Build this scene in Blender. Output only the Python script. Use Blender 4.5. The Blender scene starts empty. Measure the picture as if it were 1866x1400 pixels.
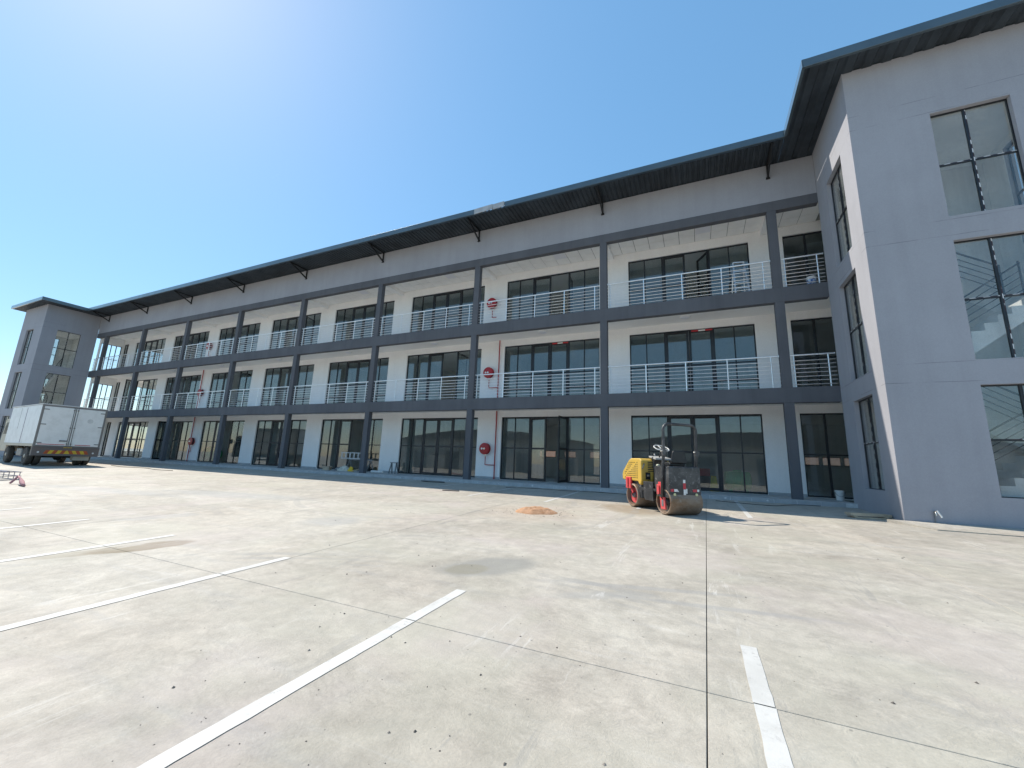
import bpy, math, random
from mathutils import Vector, Matrix
random.seed(7)
R = math.radians
S = bpy.context.scene
COL = S.collection

# ------------------------------------------------------------------ camera
YAW, PITCH, ROLL = R(-24.721), R(10.984), R(2.177)
CAM = Vector((-2.668, -15.509, 0.804))
fw = Vector((math.sin(YAW)*math.cos(PITCH), math.cos(YAW)*math.cos(PITCH), math.sin(PITCH)))
r0 = Vector((math.cos(YAW), -math.sin(YAW), 0)); u0 = r0.cross(fw)
rt = r0*math.cos(ROLL) + u0*math.sin(ROLL); up = -r0*math.sin(ROLL) + u0*math.cos(ROLL)
cd = bpy.data.cameras.new('camera'); co = bpy.data.objects.new('camera', cd); COL.objects.link(co)
M = Matrix.Identity(4)
for i in range(3): M[i][0], M[i][1], M[i][2], M[i][3] = rt[i], up[i], -fw[i], CAM[i]
co.matrix_world = M
cd.sensor_width = 36; cd.lens = 36*733.8/1866; cd.clip_end = 3000; cd.clip_start = .05
S.camera = co

# ------------------------------------------------------------------ sky, sun, exposure
SKY_H, SKY_S, SKY_G, SKY_K = -.016, 1.08, .5, 2.34
SUN = Vector((.83, -.155, -1)).normalized()          # the way the light travels
elev = math.asin(-SUN.z); azim = math.atan2(-SUN.x, -SUN.y)
wd = bpy.data.worlds.new('World'); S.world = wd; wd.use_nodes = True
wn, wl = wd.node_tree.nodes, wd.node_tree.links
sky = wn.new('ShaderNodeTexSky'); sky.sky_type = 'NISHITA'; sky.sun_disc = False
sky.sun_elevation = elev; sky.sun_rotation = azim % (2*math.pi)
sky.altitude = 200; sky.air_density = 1.0; sky.dust_density = .30; sky.ozone_density = 3.0
hs = wn.new('ShaderNodeSeparateColor'); hs.mode = 'HSV'; hc = wn.new('ShaderNodeCombineColor'); hc.mode = 'HSV'
wl.new(sky.outputs[0], hs.inputs[0])
for k, (op, val) in enumerate((('ADD', SKY_H), ('MULTIPLY', SKY_S), ('POWER', SKY_G))):      # one even grade over the whole sky
    q = wn.new('ShaderNodeMath'); q.operation = op; q.inputs[1].default_value = val
    wl.new(hs.outputs[k], q.inputs[0])
    if k == 2:
        q2 = wn.new('ShaderNodeMath'); q2.operation = 'MULTIPLY'; q2.inputs[1].default_value = SKY_K; wl.new(q.outputs[0], q2.inputs[0]); q = q2
    wl.new(q.outputs[0], hc.inputs[k])
wl.new(hc.outputs[0], wn['Background'].inputs[0]); wn['Background'].inputs[1].default_value = .105
sl = bpy.data.lights.new('sun', 'SUN'); sl.energy = 3.3; sl.angle = R(.53); sl.color = (1, .93, .82)
so = bpy.data.objects.new('sun', sl); COL.objects.link(so); so.location = (-40, 10, 50)
so.rotation_euler = SUN.to_track_quat('-Z', 'Y').to_euler()
S.view_settings.view_transform = 'Standard'; S.view_settings.look = 'None'
S.view_settings.exposure = .82; S.view_settings.gamma = 1; S.view_settings.use_curve_mapping = False
S.render.engine = 'CYCLES'
S.cycles.use_denoising = True
S.cycles.max_bounces = 12; S.cycles.diffuse_bounces = 8; S.cycles.glossy_bounces = 5
S.cycles.transparent_max_bounces = 32; S.cycles.transmission_bounces = 6
S.cycles.sample_clamp_indirect = 6

GZ = lambda y: -.125 + .0295*y          # the car park falls away from the building

# ------------------------------------------------------------------ materials
class NT:
    def __init__(s, name):
        s.m = bpy.data.materials.new(name); s.m.use_nodes = True
        s.n, s.l = s.m.node_tree.nodes, s.m.node_tree.links
        s.b = s.n['Principled BSDF']; s.out = s.n['Material Output']
        s.pos = s.n.new('ShaderNodeNewGeometry').outputs['Position']
    def lk(s, a, b): s.l.new(a, b)
    def put(s, sock, v):
        if hasattr(v, 'links') or hasattr(v, 'is_linked'): s.l.new(v, sock)
        else: sock.default_value = v
    def noise(s, scale, detail=4, rough=.55, vec=None, stretch=None, rot=0, dist=0):
        vec = vec or s.pos
        if stretch or rot:
            mp = s.n.new('ShaderNodeMapping'); s.lk(vec, mp.inputs[0])
            mp.inputs['Rotation'].default_value = (0, 0, rot)
            mp.inputs['Scale'].default_value = stretch or (1, 1, 1); vec = mp.outputs[0]
        t = s.n.new('ShaderNodeTexNoise'); s.lk(vec, t.inputs['Vector'])
        t.inputs['Scale'].default_value = scale; t.inputs['Detail'].default_value = detail
        t.inputs['Roughness'].default_value = rough; t.inputs['Distortion'].default_value = dist
        return t.outputs['Fac']
    def ramp(s, v, a, b, lo=0., hi=1., smooth=True):
        t = s.n.new('ShaderNodeMapRange'); s.lk(v, t.inputs[0])
        t.inputs[1].default_value = a; t.inputs[2].default_value = b
        t.inputs[3].default_value = lo; t.inputs[4].default_value = hi
        if smooth: t.interpolation_type = 'SMOOTHSTEP'
        return t.outputs[0]
    def math(s, op, a, b=0.):
        t = s.n.new('ShaderNodeMath'); t.operation = op
        s.put(t.inputs[0], a); s.put(t.inputs[1], b); return t.outputs[0]
    def mix(s, f, a, b, mode='MIX'):
        t = s.n.new('ShaderNodeMix'); t.data_type = 'RGBA'; t.blend_type = mode
        s.put(t.inputs[0], f)
        for k, v in ((6, a), (7, b)):
            if isinstance(v, tuple): v = (*v[:3], 1)
            s.put(t.inputs[k], v)
        return t.outputs[2]
    def bump(s, h, strength=.2, dist=.01):
        t = s.n.new('ShaderNodeBump'); s.lk(h, t.inputs['Height'])
        t.inputs['Strength'].default_value = strength; t.inputs['Distance'].default_value = dist
        s.lk(t.outputs[0], s.b.inputs['Normal'])
    def sep(s, vec=None):
        t = s.n.new('ShaderNodeSeparateXYZ'); s.lk(vec or s.pos, t.inputs[0]); return t.outputs
    def objco(s): return s.n.new('ShaderNodeTexCoord').outputs['Object']
    def done(s, col, rough=.6, metal=0., spec=None):
        if isinstance(col, tuple): col = (*col[:3], 1)
        s.put(s.b.inputs['Base Color'], col); s.put(s.b.inputs['Roughness'], rough)
        s.b.inputs['Metallic'].default_value = metal
        if spec is not None: s.b.inputs['Specular IOR Level'].default_value = spec
        return s.m

def mul(c, k): return tuple(min(1, x*k) for x in c[:3])

def plain(name, c, rough=.6, var=.12, scale=6, metal=0., bump=0., bscale=60, spec=None, vec='pos'):
    t = NT(name); v = t.objco() if vec == 'obj' else t.pos
    f = t.ramp(t.noise(scale, 5, .6, vec=v), .3, .7)
    c2 = t.mix(f, mul(c, 1-var), mul(c, 1+var))
    if bump: t.bump(t.noise(bscale, 3, .6, vec=v), bump, .01)
    rr = t.ramp(t.noise(scale*2.3, 3, .5, vec=v), .3, .7, max(.02, rough-.06), min(1, rough+.06))
    return t.done(c2, rr, metal, spec)

def plaster(name, c, var=.07, lines=(), streak=.12):
    t = NT(name)
    a = t.ramp(t.noise(.55, 5, .6), .25, .75, 1-var, 1+var)
    st = t.ramp(t.noise(1.0, 4, .6, stretch=(3.2, 3.2, .22)), .35, .8, 1+streak*.3, 1-streak)
    sp = t.ramp(t.noise(38, 3, .7), .25, .75, .955, 1.045)
    k = t.math('MULTIPLY', t.math('MULTIPLY', a, st), sp)
    cc = t.mix(1., tuple(c), k, 'MULTIPLY')
    if lines:                                           # hairline cracks along the slab edges
        z = t.sep()[2]; z2 = t.math('ADD', z, t.math('MULTIPLY', t.noise(2.2, 4, .6), .03))
        tot = None
        for h in lines:
            d = t.math('ABSOLUTE', t.math('SUBTRACT', z2, h+.015))
            m = t.ramp(d, .004, .012, 1, 0)
            tot = m if tot is None else t.math('MAXIMUM', tot, m)
        tot = t.math('MULTIPLY', tot, t.ramp(t.noise(1.3, 3, .6), .40, .6, 0, .55))
        cc = t.mix(tot, cc, mul(c, .4))
    t.bump(t.noise(46, 4, .65), .38, .006)
    return t.done(cc, .86, 0, .25)

LINES = (2.98, 3.44, 6.55, 6.96, 10.0, 10.42)
m_white = plaster('white_plaster', (.89, .88, .865), .04, (), .03)
m_grey = plaster('grey_plaster', (.345, .345, .372), .06, (), .05)
m_tower = plaster('grey_tower_plaster', (.355, .355, .385), .05, LINES, .05)
m_dark = plaster('charcoal_plaster', (.120, .122, .134), .10, (), .12)
m_inner = plaster('inner_white_plaster', (.80, .80, .785), .04)
m_tile = plain('ceiling_board', (.89, .88, .86), .8, .03, 3)
m_soffit = plaster('soffit_paint', (.90, .88, .85), .02, (), .01)
m_frame = plain('dark_aluminium', (.016, .018, .023), .38, .2, 4)
m_steel = plain('stainless_steel', (.90, .90, .90), .34, .05, 9, .85)
m_alu = plain('aluminium', (.78, .79, .80), .38, .08, 12, 1.)
m_red = plain('red_enamel', (.42, .018, .022), .35, .15, 6)
m_chrome = plain('brass_fitting', (.75, .72, .65), .3, .1, 20, 1.)
m_roof = plain('dark_roof_sheet', (.028, .037, .046), .45, .35, 1.2, 0, .1, 8)
m_fascia = plain('slate_fascia', (.070, .098, .115), .35, .12, 1.1, .2)
m_fascia.node_tree.nodes['Principled BSDF'].inputs['Coat Weight'].default_value = 1.
m_fascia.node_tree.nodes['Principled BSDF'].inputs['Coat Roughness'].default_value = .12
m_fascia2 = plain('pale_fascia', (.42, .41, .40), .45, .15, 3, .2)
m_metalg0 = plain('ceiling_grid', (.22, .22, .21), .6)
m_curb = plain('curb_tile_ceramic', (.40, .41, .42), .6, .12, 3, 0, .15, 30)
m_grout = plain('white_grout', (.62, .62, .61), .85, .1, 14)
m_verge = plain('veranda_screed', (.44, .435, .42), .75, .14, 2.2, 0, .2, 25)
m_floor = plain('interior_floor', (.46, .455, .44), .35, .15, 2)
m_black = plain('black_paint', (.014, .014, .015), .45, .3, 8)
m_rubber = plain('black_rubber', (.022, .021, .020), .8, .3, 10, 0, .3, 30)
m_paint = None

def glass_mat(name, tint=(.80, .84, .83), pale_film=.06, f0=.10):
    t = NT(name); g = t.n.new('ShaderNodeNewGeometry')
    d = t.n.new('ShaderNodeVectorMath'); d.operation = 'DOT_PRODUCT'
    t.lk(g.outputs['Incoming'], d.inputs[0]); t.lk(g.outputs['Normal'], d.inputs[1])
    c = t.math('SUBTRACT', 1., t.math('ABSOLUTE', d.outputs['Value']))
    f = t.math("ADD", f0, t.math("MULTIPLY", t.math("POWER", c, 5.), 1-f0))
    tr = t.n.new('ShaderNodeBsdfTransparent'); tr.inputs[0].default_value = (*tint, 1)
    gl = t.n.new('ShaderNodeBsdfGlossy'); gl.inputs['Roughness'].default_value = .012
    bp = t.n.new('ShaderNodeBump'); t.lk(t.noise(1.7, 2, .5), bp.inputs['Height'])
    bp.inputs['Strength'].default_value = .05; bp.inputs['Distance'].default_value = .01
    t.lk(bp.outputs[0], gl.inputs['Normal'])
    df = t.n.new('ShaderNodeBsdfDiffuse'); df.inputs[0].default_value = (.55, .56, .55, 1)
    a = t.n.new('ShaderNodeMixShader'); t.lk(f, a.inputs[0]); t.lk(tr.outputs[0], a.inputs[1]); t.lk(gl.outputs[0], a.inputs[2])
    dm = t.ramp(t.noise(1.4, 5, .65), .42, .8, pale_film*.25, pale_film*1.9)
    b = t.n.new('ShaderNodeMixShader'); t.lk(dm, b.inputs[0]); t.lk(a.outputs[0], b.inputs[1]); t.lk(df.outputs[0], b.inputs[2])
    t.lk(b.outputs[0], t.out.inputs[0]); t.n.remove(t.b)
    return t.m
m_glass = glass_mat('shopfront_glass', (.80, .84, .84), .05)
m_tglass = glass_mat('dust_sheen_tower_glass', (.93, .94, .935), .075, .07)  # dust film made paler to stand in for bright sky reflections on the panes

def tape_mat():
    t = NT('taped_window_bar'); o = t.sep()
    s = t.math('ADD', t.math('ADD', o[0], o[1]), o[2])
    w = t.math('FRACT', t.math('MULTIPLY', s, 4.2))
    white = t.math('MULTIPLY', t.ramp(w, .5, .53), t.ramp(t.noise(1.1, 2, .5), .47, .5))
    mar = t.ramp(t.noise(1.1, 2, .5), .44, .47)
    c = t.mix(mar, (.016, .018, .023), (.05, .022, .026)); c = t.mix(white, c, (.72, .72, .72))
    return t.done(c, .5)
m_tape = tape_mat()

def concrete():
    t = NT('trowelled_concrete')
    rnd = t.n.new('ShaderNodeObjectInfo').outputs['Random']
    big = t.ramp(t.noise(.30, 6, .62, dist=.6), .28, .72)
    base = t.mix(big, (.395, .357, .298), (.500, .460, .392))
    warm = t.ramp(t.noise(.55, 5, .6, vec=None, rot=.7), .42, .72, 0, .55)
    base = t.mix(warm, base, (.45, .39, .325))
    st = t.ramp(t.noise(1.0, 6, .68, stretch=(.55, 2.6, 1), rot=R(18)), .52, .74, 0, .42)   # drag marks
    base = t.mix(st, base, (.355, .345, .33))
    st2 = t.ramp(t.noise(1.3, 7, .72, stretch=(.35, 3.4, 1), rot=R(-28), dist=.4), .56, .72, 0, .5)
    base = t.mix(st2, base, (.53, .50, .455))
    mid = t.ramp(t.noise(5, 6, .7), .25, .75, .86, 1.12)
    sw = t.ramp(t.noise(2.1, 7, .75, dist=2.6), .40, .64, .93, 1.05)
    fine = t.ramp(t.noise(70, 4, .7), .2, .8, .90, 1.10)
    pr = t.ramp(rnd, 0, 1, .93, 1.05, False)
    blot = t.ramp(t.noise(1.15, 9, .72, dist=.8), .36, .66, .94, 1.05)
    grn = t.ramp(t.noise(.8, 8, .7, rot=1.1, dist=.5), .46, .68, 1.0, .93)
    wv = t.n.new('ShaderNodeTexWave'); t.lk(t.pos, wv.inputs['Vector']); wv.wave_type = 'RINGS'; wv.rings_direction = 'Z'
    wv.inputs['Scale'].default_value = 5.5; wv.inputs['Distortion'].default_value = 22; wv.inputs['Detail'].default_value = 5; wv.inputs['Detail Scale'].default_value = .55; wv.inputs['Detail Roughness'].default_value = .62
    arcm = t.ramp(t.noise(.9, 4, .6, rot=.4), .55, .66)
    arc = t.math('SUBTRACT', 1.01, t.math('MULTIPLY', t.math('MULTIPLY', t.math('POWER', wv.outputs['Fac'], 2.), arcm), .085))
    k = t.math('MULTIPLY', t.math('MULTIPLY', mid, sw), t.math('MULTIPLY', fine, pr))
    k = t.math('MULTIPLY', t.math('MULTIPLY', k, arc), t.math('MULTIPLY', blot, grn))
    base = t.mix(1., base, k, 'MULTIPLY')
    warp = t.math('MULTIPLY', t.math('SUBTRACT', t.noise(2.6, 5, .65), .5), 1.1)
    def spot(cx, cy, rx, ry, rot, col, amount, soft=.35):
        nonlocal base
        mp = t.n.new('ShaderNodeMapping'); mp.vector_type = 'TEXTURE'; t.lk(t.pos, mp.inputs[0])
        mp.inputs['Location'].default_value = (cx, cy, 0); mp.inputs['Rotation'].default_value = (0, 0, rot)
        mp.inputs['Scale'].default_value = (rx, ry, 1000)
        ln = t.n.new('ShaderNodeVectorMath'); ln.operation = 'LENGTH'; t.lk(mp.outputs[0], ln.inputs[0])
        v = t.math('ADD', ln.outputs['Value'], t.math('MULTIPLY', warp, .6))
        base = t.mix(t.ramp(v, 1+soft*.5, 1-soft*.5, 0, amount), base, col)
    spot(-9.47, -12.33, .25, .55, R(-18), (.22, .175, .115), .92, .3)
    spot(-9.62, -12.70, .16, .55, R(-18), (.27, .225, .16), .65, .5)
    spot(-5.02, -10.85, .34, .62, R(-38), (.275, .265, .24), .85, .6)
    spot(-5.2, -11.08, .20, .26, R(-38), (.26, .24, .19), .9, .4)
    spot(-9.0, -9.6, .5, .5, 0, (.36, .36, .35), .5, .8)
    spot(-11.9, -11.0, .25, .6, R(-20), (.33, .33, .32), .45, .8)
    spot(-4.35, -4.55, .55, 1.0, R(35), (.30, .235, .16), .75, .8)
    spot(-6.1, -6.4, 1.2, 1.2, 0, (.50, .40, .31), .4, 1.0)
    spot(-3.2, -10.75, 1.0, .06, R(14), (.31, .305, .295), .5, .9)
    spot(-2.5, -11.0, .9, .05, R(8), (.31, .305, .295), .5, .9)
    spot(-3.6, -11.2, .5, .10, R(30), (.32, .315, .30), .45, .9)
    spot(-14.5, -8.2, 2.4, .5, R(10), (.37, .37, .36), .5, 1.)
    spot(-18, -9.5, 3, .35, R(6), (.36, .36, .35), .5, 1.)
    for (cx, cy, rr, w, am) in ((-4.5, -17.2, 6.35, .045, .5), (-4.5, -17.2, 6.14, .03, .42), (-4.5, -17.2, 5.95, .03, .36), (-9.5, -5.2, 5.4, .06, .32), (-9.5, -5.2, 3.8, .06, .30), (1.5, -16.5, 5.2, .05, .34), (1.5, -16.5, 4.9, .03, .3), (-19, -22, 11.5, .09, .32)):
        ln = t.n.new('ShaderNodeVectorMath'); ln.operation = 'DISTANCE'; t.lk(t.pos, ln.inputs[0]); ln.inputs[1].default_value = (cx, cy, -.45)
        dd = t.math('ABSOLUTE', t.math('SUBTRACT', t.math('ADD', ln.outputs['Value'], t.math('MULTIPLY', warp, .10)), rr))
        mk = t.math('MULTIPLY', t.ramp(dd, w, w*1.7, am, 0), t.ramp(t.noise(.75, 4, .65, rot=cx), .44, .62))
        base = t.mix(mk, base, (.29, .28, .265))
    sc1 = t.math('MULTIPLY', t.ramp(t.noise(4.2, 7, .75, stretch=(1, .10, 1), rot=R(70), dist=.5), .575, .64, 0, .42), t.ramp(t.noise(.7, 3, .6), .44, .6))
    base = t.mix(sc1, base, (.25, .24, .23))
    sc2 = t.math('MULTIPLY', t.ramp(t.noise(5.2, 7, .75, stretch=(1, .08, 1), rot=R(115), dist=.6), .575, .635, 0, .40), t.ramp(t.noise(.8, 3, .6, rot=2.), .46, .62))
    base = t.mix(sc2, base, (.70, .675, .63))
    tint = t.ramp(t.noise(.42, 4, .6, rot=1.7), .50, .66, 0, .35); base = t.mix(tint, base, (.45, .43, .345))
    tint2 = t.ramp(t.noise(.5, 4, .6, rot=2.6), .54, .68, 0, .30); base = t.mix(tint2, base, (.50, .425, .40))
    spk = t.n.new('ShaderNodeTexVoronoi'); t.lk(t.pos, spk.inputs['Vector']); spk.voronoi_dimensions = '2D'; spk.inputs['Scale'].default_value = 2.2
    dots = t.math('MULTIPLY', t.ramp(spk.outputs['Distance'], .012, .027, .6, 0), t.ramp(t.noise(.8, 2, .5), .47, .56))
    base = t.mix(dots, base, (.14, .135, .125))
    h = t.math('ADD', t.math('MULTIPLY', t.noise(9, 6, .75, dist=3.2), 1.0), t.math('MULTIPLY', t.noise(75, 3, .6), .35))
    t.bump(h, .5, .010)
    return t.done(base, t.ramp(t.noise(1.2, 5, .6), .3, .7, .58, .80), 0, .35)
m_conc = concrete()

def linepaint():
    t = NT('white_line_paint')
    wear = t.ramp(t.noise(11, 7, .75), .54, .66)
    wear = t.math('MAXIMUM', wear, t.ramp(t.noise(2.4, 6, .7, rot=.5), .56, .72, 0, .55)); wear = t.math('MULTIPLY', wear, t.ramp(t.noise(.9, 3, .6), .36, .60, .25, 1))
    c = t.mix(t.ramp(t.noise(3, 5, .6), .3, .7), (.53, .515, .48), (.63, .615, .58))
    c = t.mix(wear, c, (.45, .435, .41))
    t.bump(t.noise(60, 3, .6), .3, .004)
    return t.done(c, .6)
m_paint = linepaint()
m_joint = plain('joint_filler', (.045, .042, .042), .9, .3, 3)

# ------------------------------------------------------------------ mesh helpers
class MB:
    def __init__(s): s.v, s.f = [], []
    def add(s, v, f):
        n = len(s.v); s.v += [tuple(p) for p in v]; s.f += [tuple(i+n for i in q) for q in f]; return s
    def box(s, x0, x1, y0, y1, z0, z1):
        x0, x1 = min(x0, x1), max(x0, x1); y0, y1 = min(y0, y1), max(y0, y1); z0, z1 = min(z0, z1), max(z0, z1)
        return s.hexa([(x0, y0, z0), (x1, y0, z0), (x1, y1, z0), (x0, y1, z0), (x0, y0, z1), (x1, y0, z1), (x1, y1, z1), (x0, y1, z1)])
    def hexa(s, p): return s.add(p, [(0, 3, 2, 1), (4, 5, 6, 7), (0, 1, 5, 4), (1, 2, 6, 5), (2, 3, 7, 6), (3, 0, 4, 7)])
    def bar(s, a, b, w, h):                              # square bar from a to b
        a, b = Vector(a), Vector(b); d = (b-a).normalized()
        q = Vector((0, 0, 1)) if abs(d.z) < .95 else Vector((1, 0, 0))
        e = d.cross(q).normalized()*w/2; g = e.cross(d).normalized()*h/2
        return s.hexa([a-e-g, a+e-g, a+e+g, a-e+g, b-e-g, b+e-g, b+e+g, b-e+g])
    def tube(s, pts, r, n=8, caps=True):
        pts = [Vector(p) for p in pts]; rings = []; prev = None
        rr = r if isinstance(r, (list, tuple)) else [r]*len(pts)
        for i, p in enumerate(pts):
            d = ((pts[min(i+1, len(pts)-1)]-p).normalized() + (p-pts[max(i-1, 0)]).normalized()).normalized()
            if prev is None:
                q = Vector((0, 0, 1)) if abs(d.z) < .9 else Vector((1, 0, 0)); e = d.cross(q).normalized()
            else: e = (prev - d*prev.dot(d)).normalized()
            prev = e; g = d.cross(e)
            rings.append([p + (e*math.cos(2*math.pi*k/n) + g*math.sin(2*math.pi*k/n))*rr[i] for k in range(n)])
        v = [q for r_ in rings for q in r_]; f = []
        for i in range(len(rings)-1):
            for k in range(n):
                a, b = i*n+k, i*n+(k+1) % n; f.append((a, b, b+n, a+n))
        if caps: f.append(tuple(range(n))[::-1]); f.append(tuple((len(rings)-1)*n+k for k in range(n)))
        return s.add(v, f)
    def lathe(s, prof, c, axis='y', n=28):               # prof: (along, radius), closed ends where radius 0
        c = Vector(c); v, f = [], []
        for a, r in prof:
            for k in range(n):
                t = 2*math.pi*k/n; p, q = r*math.cos(t), r*math.sin(t)
                v.append(c + Vector({'y': (p, a, q), 'x': (a, p, q), 'z': (p, q, a)}[axis]))
        for i in range(len(prof)-1):
            for k in range(n): f.append((i*n+k, i*n+(k+1) % n, (i+1)*n+(k+1) % n, (i+1)*n+k))
        f.append(tuple(range(n))); f.append(tuple((len(prof)-1)*n+k for k in range(n))[::-1])
        return s.add(v, f)
    def prism(s, poly, a0, a1, axis='y'):                # poly: 2-D outline, extruded along axis
        m = {'y': lambda p, a: (p[0], a, p[1]), 'x': lambda p, a: (a, p[0], p[1]), 'z': lambda p, a: (p[0], p[1], a)}[axis]
        n = len(poly); v = [m(p, a0) for p in poly] + [m(p, a1) for p in poly]
        f = [tuple(range(n)), tuple(range(n, 2*n))[::-1]] + [(i, (i+1) % n, n+(i+1) % n, n+i) for i in range(n)]
        return s.add(v, f)
    def grid(s, axis, p0, p1, us, zs, solid):            # a wall of thickness p0..p1 with cells left open
        P = (lambda u, p, z: (u, p, z)) if axis == 'x' else (lambda u, p, z: (p, u, z)) if axis == 'y' else (lambda u, p, z: (u, z, p))
        nu, nz = len(us)-1, len(zs)-1
        ok = lambda i, j: 0 <= i < nu and 0 <= j < nz and solid((us[i]+us[i+1])/2, (zs[j]+zs[j+1])/2)
        for i in range(nu):
            for j in range(nz):
                if not ok(i, j): continue
                a, b, c, d = us[i], us[i+1], zs[j], zs[j+1]
                s.add([P(a, p0, c), P(b, p0, c), P(b, p0, d), P(a, p0, d)], [(0, 1, 2, 3)])
                s.add([P(a, p1, c), P(b, p1, c), P(b, p1, d), P(a, p1, d)], [(3, 2, 1, 0)])
                if not ok(i-1, j): s.add([P(a, p0, c), P(a, p0, d), P(a, p1, d), P(a, p1, c)], [(0, 1, 2, 3)])
                if not ok(i+1, j): s.add([P(b, p0, c), P(b, p1, c), P(b, p1, d), P(b, p0, d)], [(0, 1, 2, 3)])
                if not ok(i, j-1): s.add([P(a, p0, c), P(a, p1, c), P(b, p1, c), P(b, p0, c)], [(0, 1, 2, 3)])
                if not ok(i, j+1): s.add([P(a, p0, d), P(b, p0, d), P(b, p1, d), P(a, p1, d)], [(0, 1, 2, 3)])
        return s
    def holes(s, axis, p0, p1, u0, u1, z0, z1, hs):
        us = sorted({u0, u1, *[h[0] for h in hs], *[h[1] for h in hs]}); zs = sorted({z0, z1, *[h[2] for h in hs], *[h[3] for h in hs]})
        us = [u for u in us if u0 <= u <= u1]; zs = [z for z in zs if z0 <= z <= z1]
        return s.grid(axis, p0, p1, us, zs, lambda u, z: not any(h[0] < u < h[1] and h[2] < z < h[3] for h in hs))
    def mesh(s, name, mat, smooth=False):
        me = bpy.data.meshes.new(name); me.from_pydata(s.v, [], s.f); me.validate()
        import bmesh
        bm = bmesh.new(); bm.from_mesh(me); bmesh.ops.remove_doubles(bm, verts=bm.verts, dist=1e-5)
        bmesh.ops.recalc_face_normals(bm, faces=bm.faces); bm.to_mesh(me); bm.free()
        me.materials.append(mat)
        if smooth:
            for p in me.polygons: p.use_smooth = True
        return me

def put(name, me, parent=None, loc=(0, 0, 0), rz=0.):
    o = bpy.data.objects.new(name, me); COL.objects.link(o); o.parent = parent
    o.location = loc; o.rotation_euler = (0, 0, rz); return o
def obj(name, mb, mat, parent=None, loc=(0, 0, 0), rz=0., smooth=False, bevel=0., segs=2, auto=None):
    o = put(name, mb.mesh(name, mat, smooth), parent, loc, rz)
    if bevel:
        b = o.modifiers.new('bevel', 'BEVEL'); b.width = bevel; b.segments = segs; b.limit_method = 'ANGLE'; b.angle_limit = R(35)
    if smooth and auto:
        o.data.set_sharp_from_angle(angle=R(auto))
    return o
def tag(o, label=None, cat=None, group=None, kind=None):
    for k, v in (('label', label), ('category', cat), ('group', group), ('kind', kind)):
        if v: o[k] = v
    return o
def thing(name, label, cat, loc=(0, 0, 0), rz=0., group=None):
    o = put(name, None, None, loc, rz); return tag(o, label, cat, group)
def copy_tree(o, parent, loc=None):
    c = o.copy(); COL.objects.link(c); c.parent = parent
    if loc is not None: c.location = loc
    for ch in o.children: copy_tree(ch, c)
    return c
ORD = ['first', 'second', 'third', 'fourth', 'fifth', 'sixth', 'seventh', 'eighth']

# ------------------------------------------------------------------ ground
XW, XL = 1.518, -49.4                     # inner faces of the two stair towers
YT = -3.22                                # front of the towers
gm = MB()
for (y0, y1, z0, z1) in ((-600, -40, GZ(-31.6)-.03, GZ(-31.6)-.03), (-40, -31.55, GZ(-31.6)-.03, GZ(-31.55)-.03), (2, 700, GZ(2)-.03, GZ(2)-.03), (-31.55, 2, GZ(-31.55)-.03, GZ(2)-.03)):
    gm.add([(-700, y0, z0), (700, y0, z0), (700, y1, z1), (-700, y1, z1)], [(0, 1, 2, 3)])
ground = tag(obj('ground', gm, m_conc), kind='structure')
park = tag(obj('car_park', MB().add([(-59.6, -31.5, GZ(-31.5)-.012), (18.9, -31.5, GZ(-31.5)-.012), (18.9, -.3, GZ(-.3)-.012), (-59.6, -.3, GZ(-.3)-.012)], [(0, 1, 2, 3)]), m_joint), kind='structure')
xs = [-2.6-4.75*k for k in range(12, -1, -1)] + [0.02, 4.77, 9.52, 14.27, 19.02]
ys = [-31.55, -26.8, -22.05, -17.3, -12.55, -7.8, -3.05, -.285]
J = .0033
xj = lambda x, y: -2.536+.0178*(y+4.6) if x == -2.6 else x      # this joint was sawn slightly out of square
for i in range(len(xs)-1):
    for k in range(len(ys)-1):
        y0, y1 = ys[k]+J, ys[k+1]-J; cx, cy = (xs[i]+xs[i+1])/2, (ys[k]+ys[k+1])/2; s = MB(); b = .0022
        c = [(xj(xs[i], y0)+J, y0), (xj(xs[i+1], y0)-J, y0), (xj(xs[i+1], y1)-J, y1), (xj(xs[i], y1)+J, y1)]
        i_ = [(c[0][0]+b, y0+b), (c[1][0]-b, y0+b), (c[2][0]-b, y1-b), (c[3][0]+b, y1-b)]
        P = lambda q, dz: (q[0]-cx, q[1]-cy, GZ(q[1])-GZ(cy)+dz)
        s.add([P(q, -.1) for q in c]+[P(q, -b) for q in c]+[P(q, 0) for q in i_],
              [(0, 1, 5, 4), (1, 2, 6, 5), (2, 3, 7, 6), (3, 0, 4, 7), (4, 5, 9, 8), (5, 6, 10, 9), (6, 7, 11, 10), (7, 4, 8, 11), (8, 9, 10, 11), (3, 2, 1, 0)])
        obj('concrete_slab', s, m_conc, park, (cx, cy, GZ(cy)))
def pline(x, y0, y1, w=.108):
    cuts = [y0] + [j for j in sorted(ys, reverse=True) if y1 < j < y0] + [y1]
    for a, b in zip(cuts, cuts[1:]): stripe(x, a-(.006 if a in ys else 0), b+(.006 if b in ys else 0), w)
def stripe(x, y0, y1, w):
    """a hand-painted line with a slightly ragged edge, lying on the sloping slabs"""
    n = max(2, int(abs(y1-y0)/.11)); v, f = [], []
    for i in range(n+1):
        y = y0+(y1-y0)*i/n; e = .0035
        v += [(x-w/2+random.uniform(-e, e), y, GZ(y)+.004), (x+w/2+random.uniform(-e, e), y, GZ(y)+.004)]
        if i: q = 2*i-2; f.append((q, q+1, q+3, q+2))
    obj('painted_line', MB().add(v, f), m_paint, park)
for k, x in enumerate((-2.385, -4.87, -7.385, -9.94, -12.55, -15.05, -17.55, -20.05)): pline(x, -11.76+.02*(k % 2), -16.8)
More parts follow.
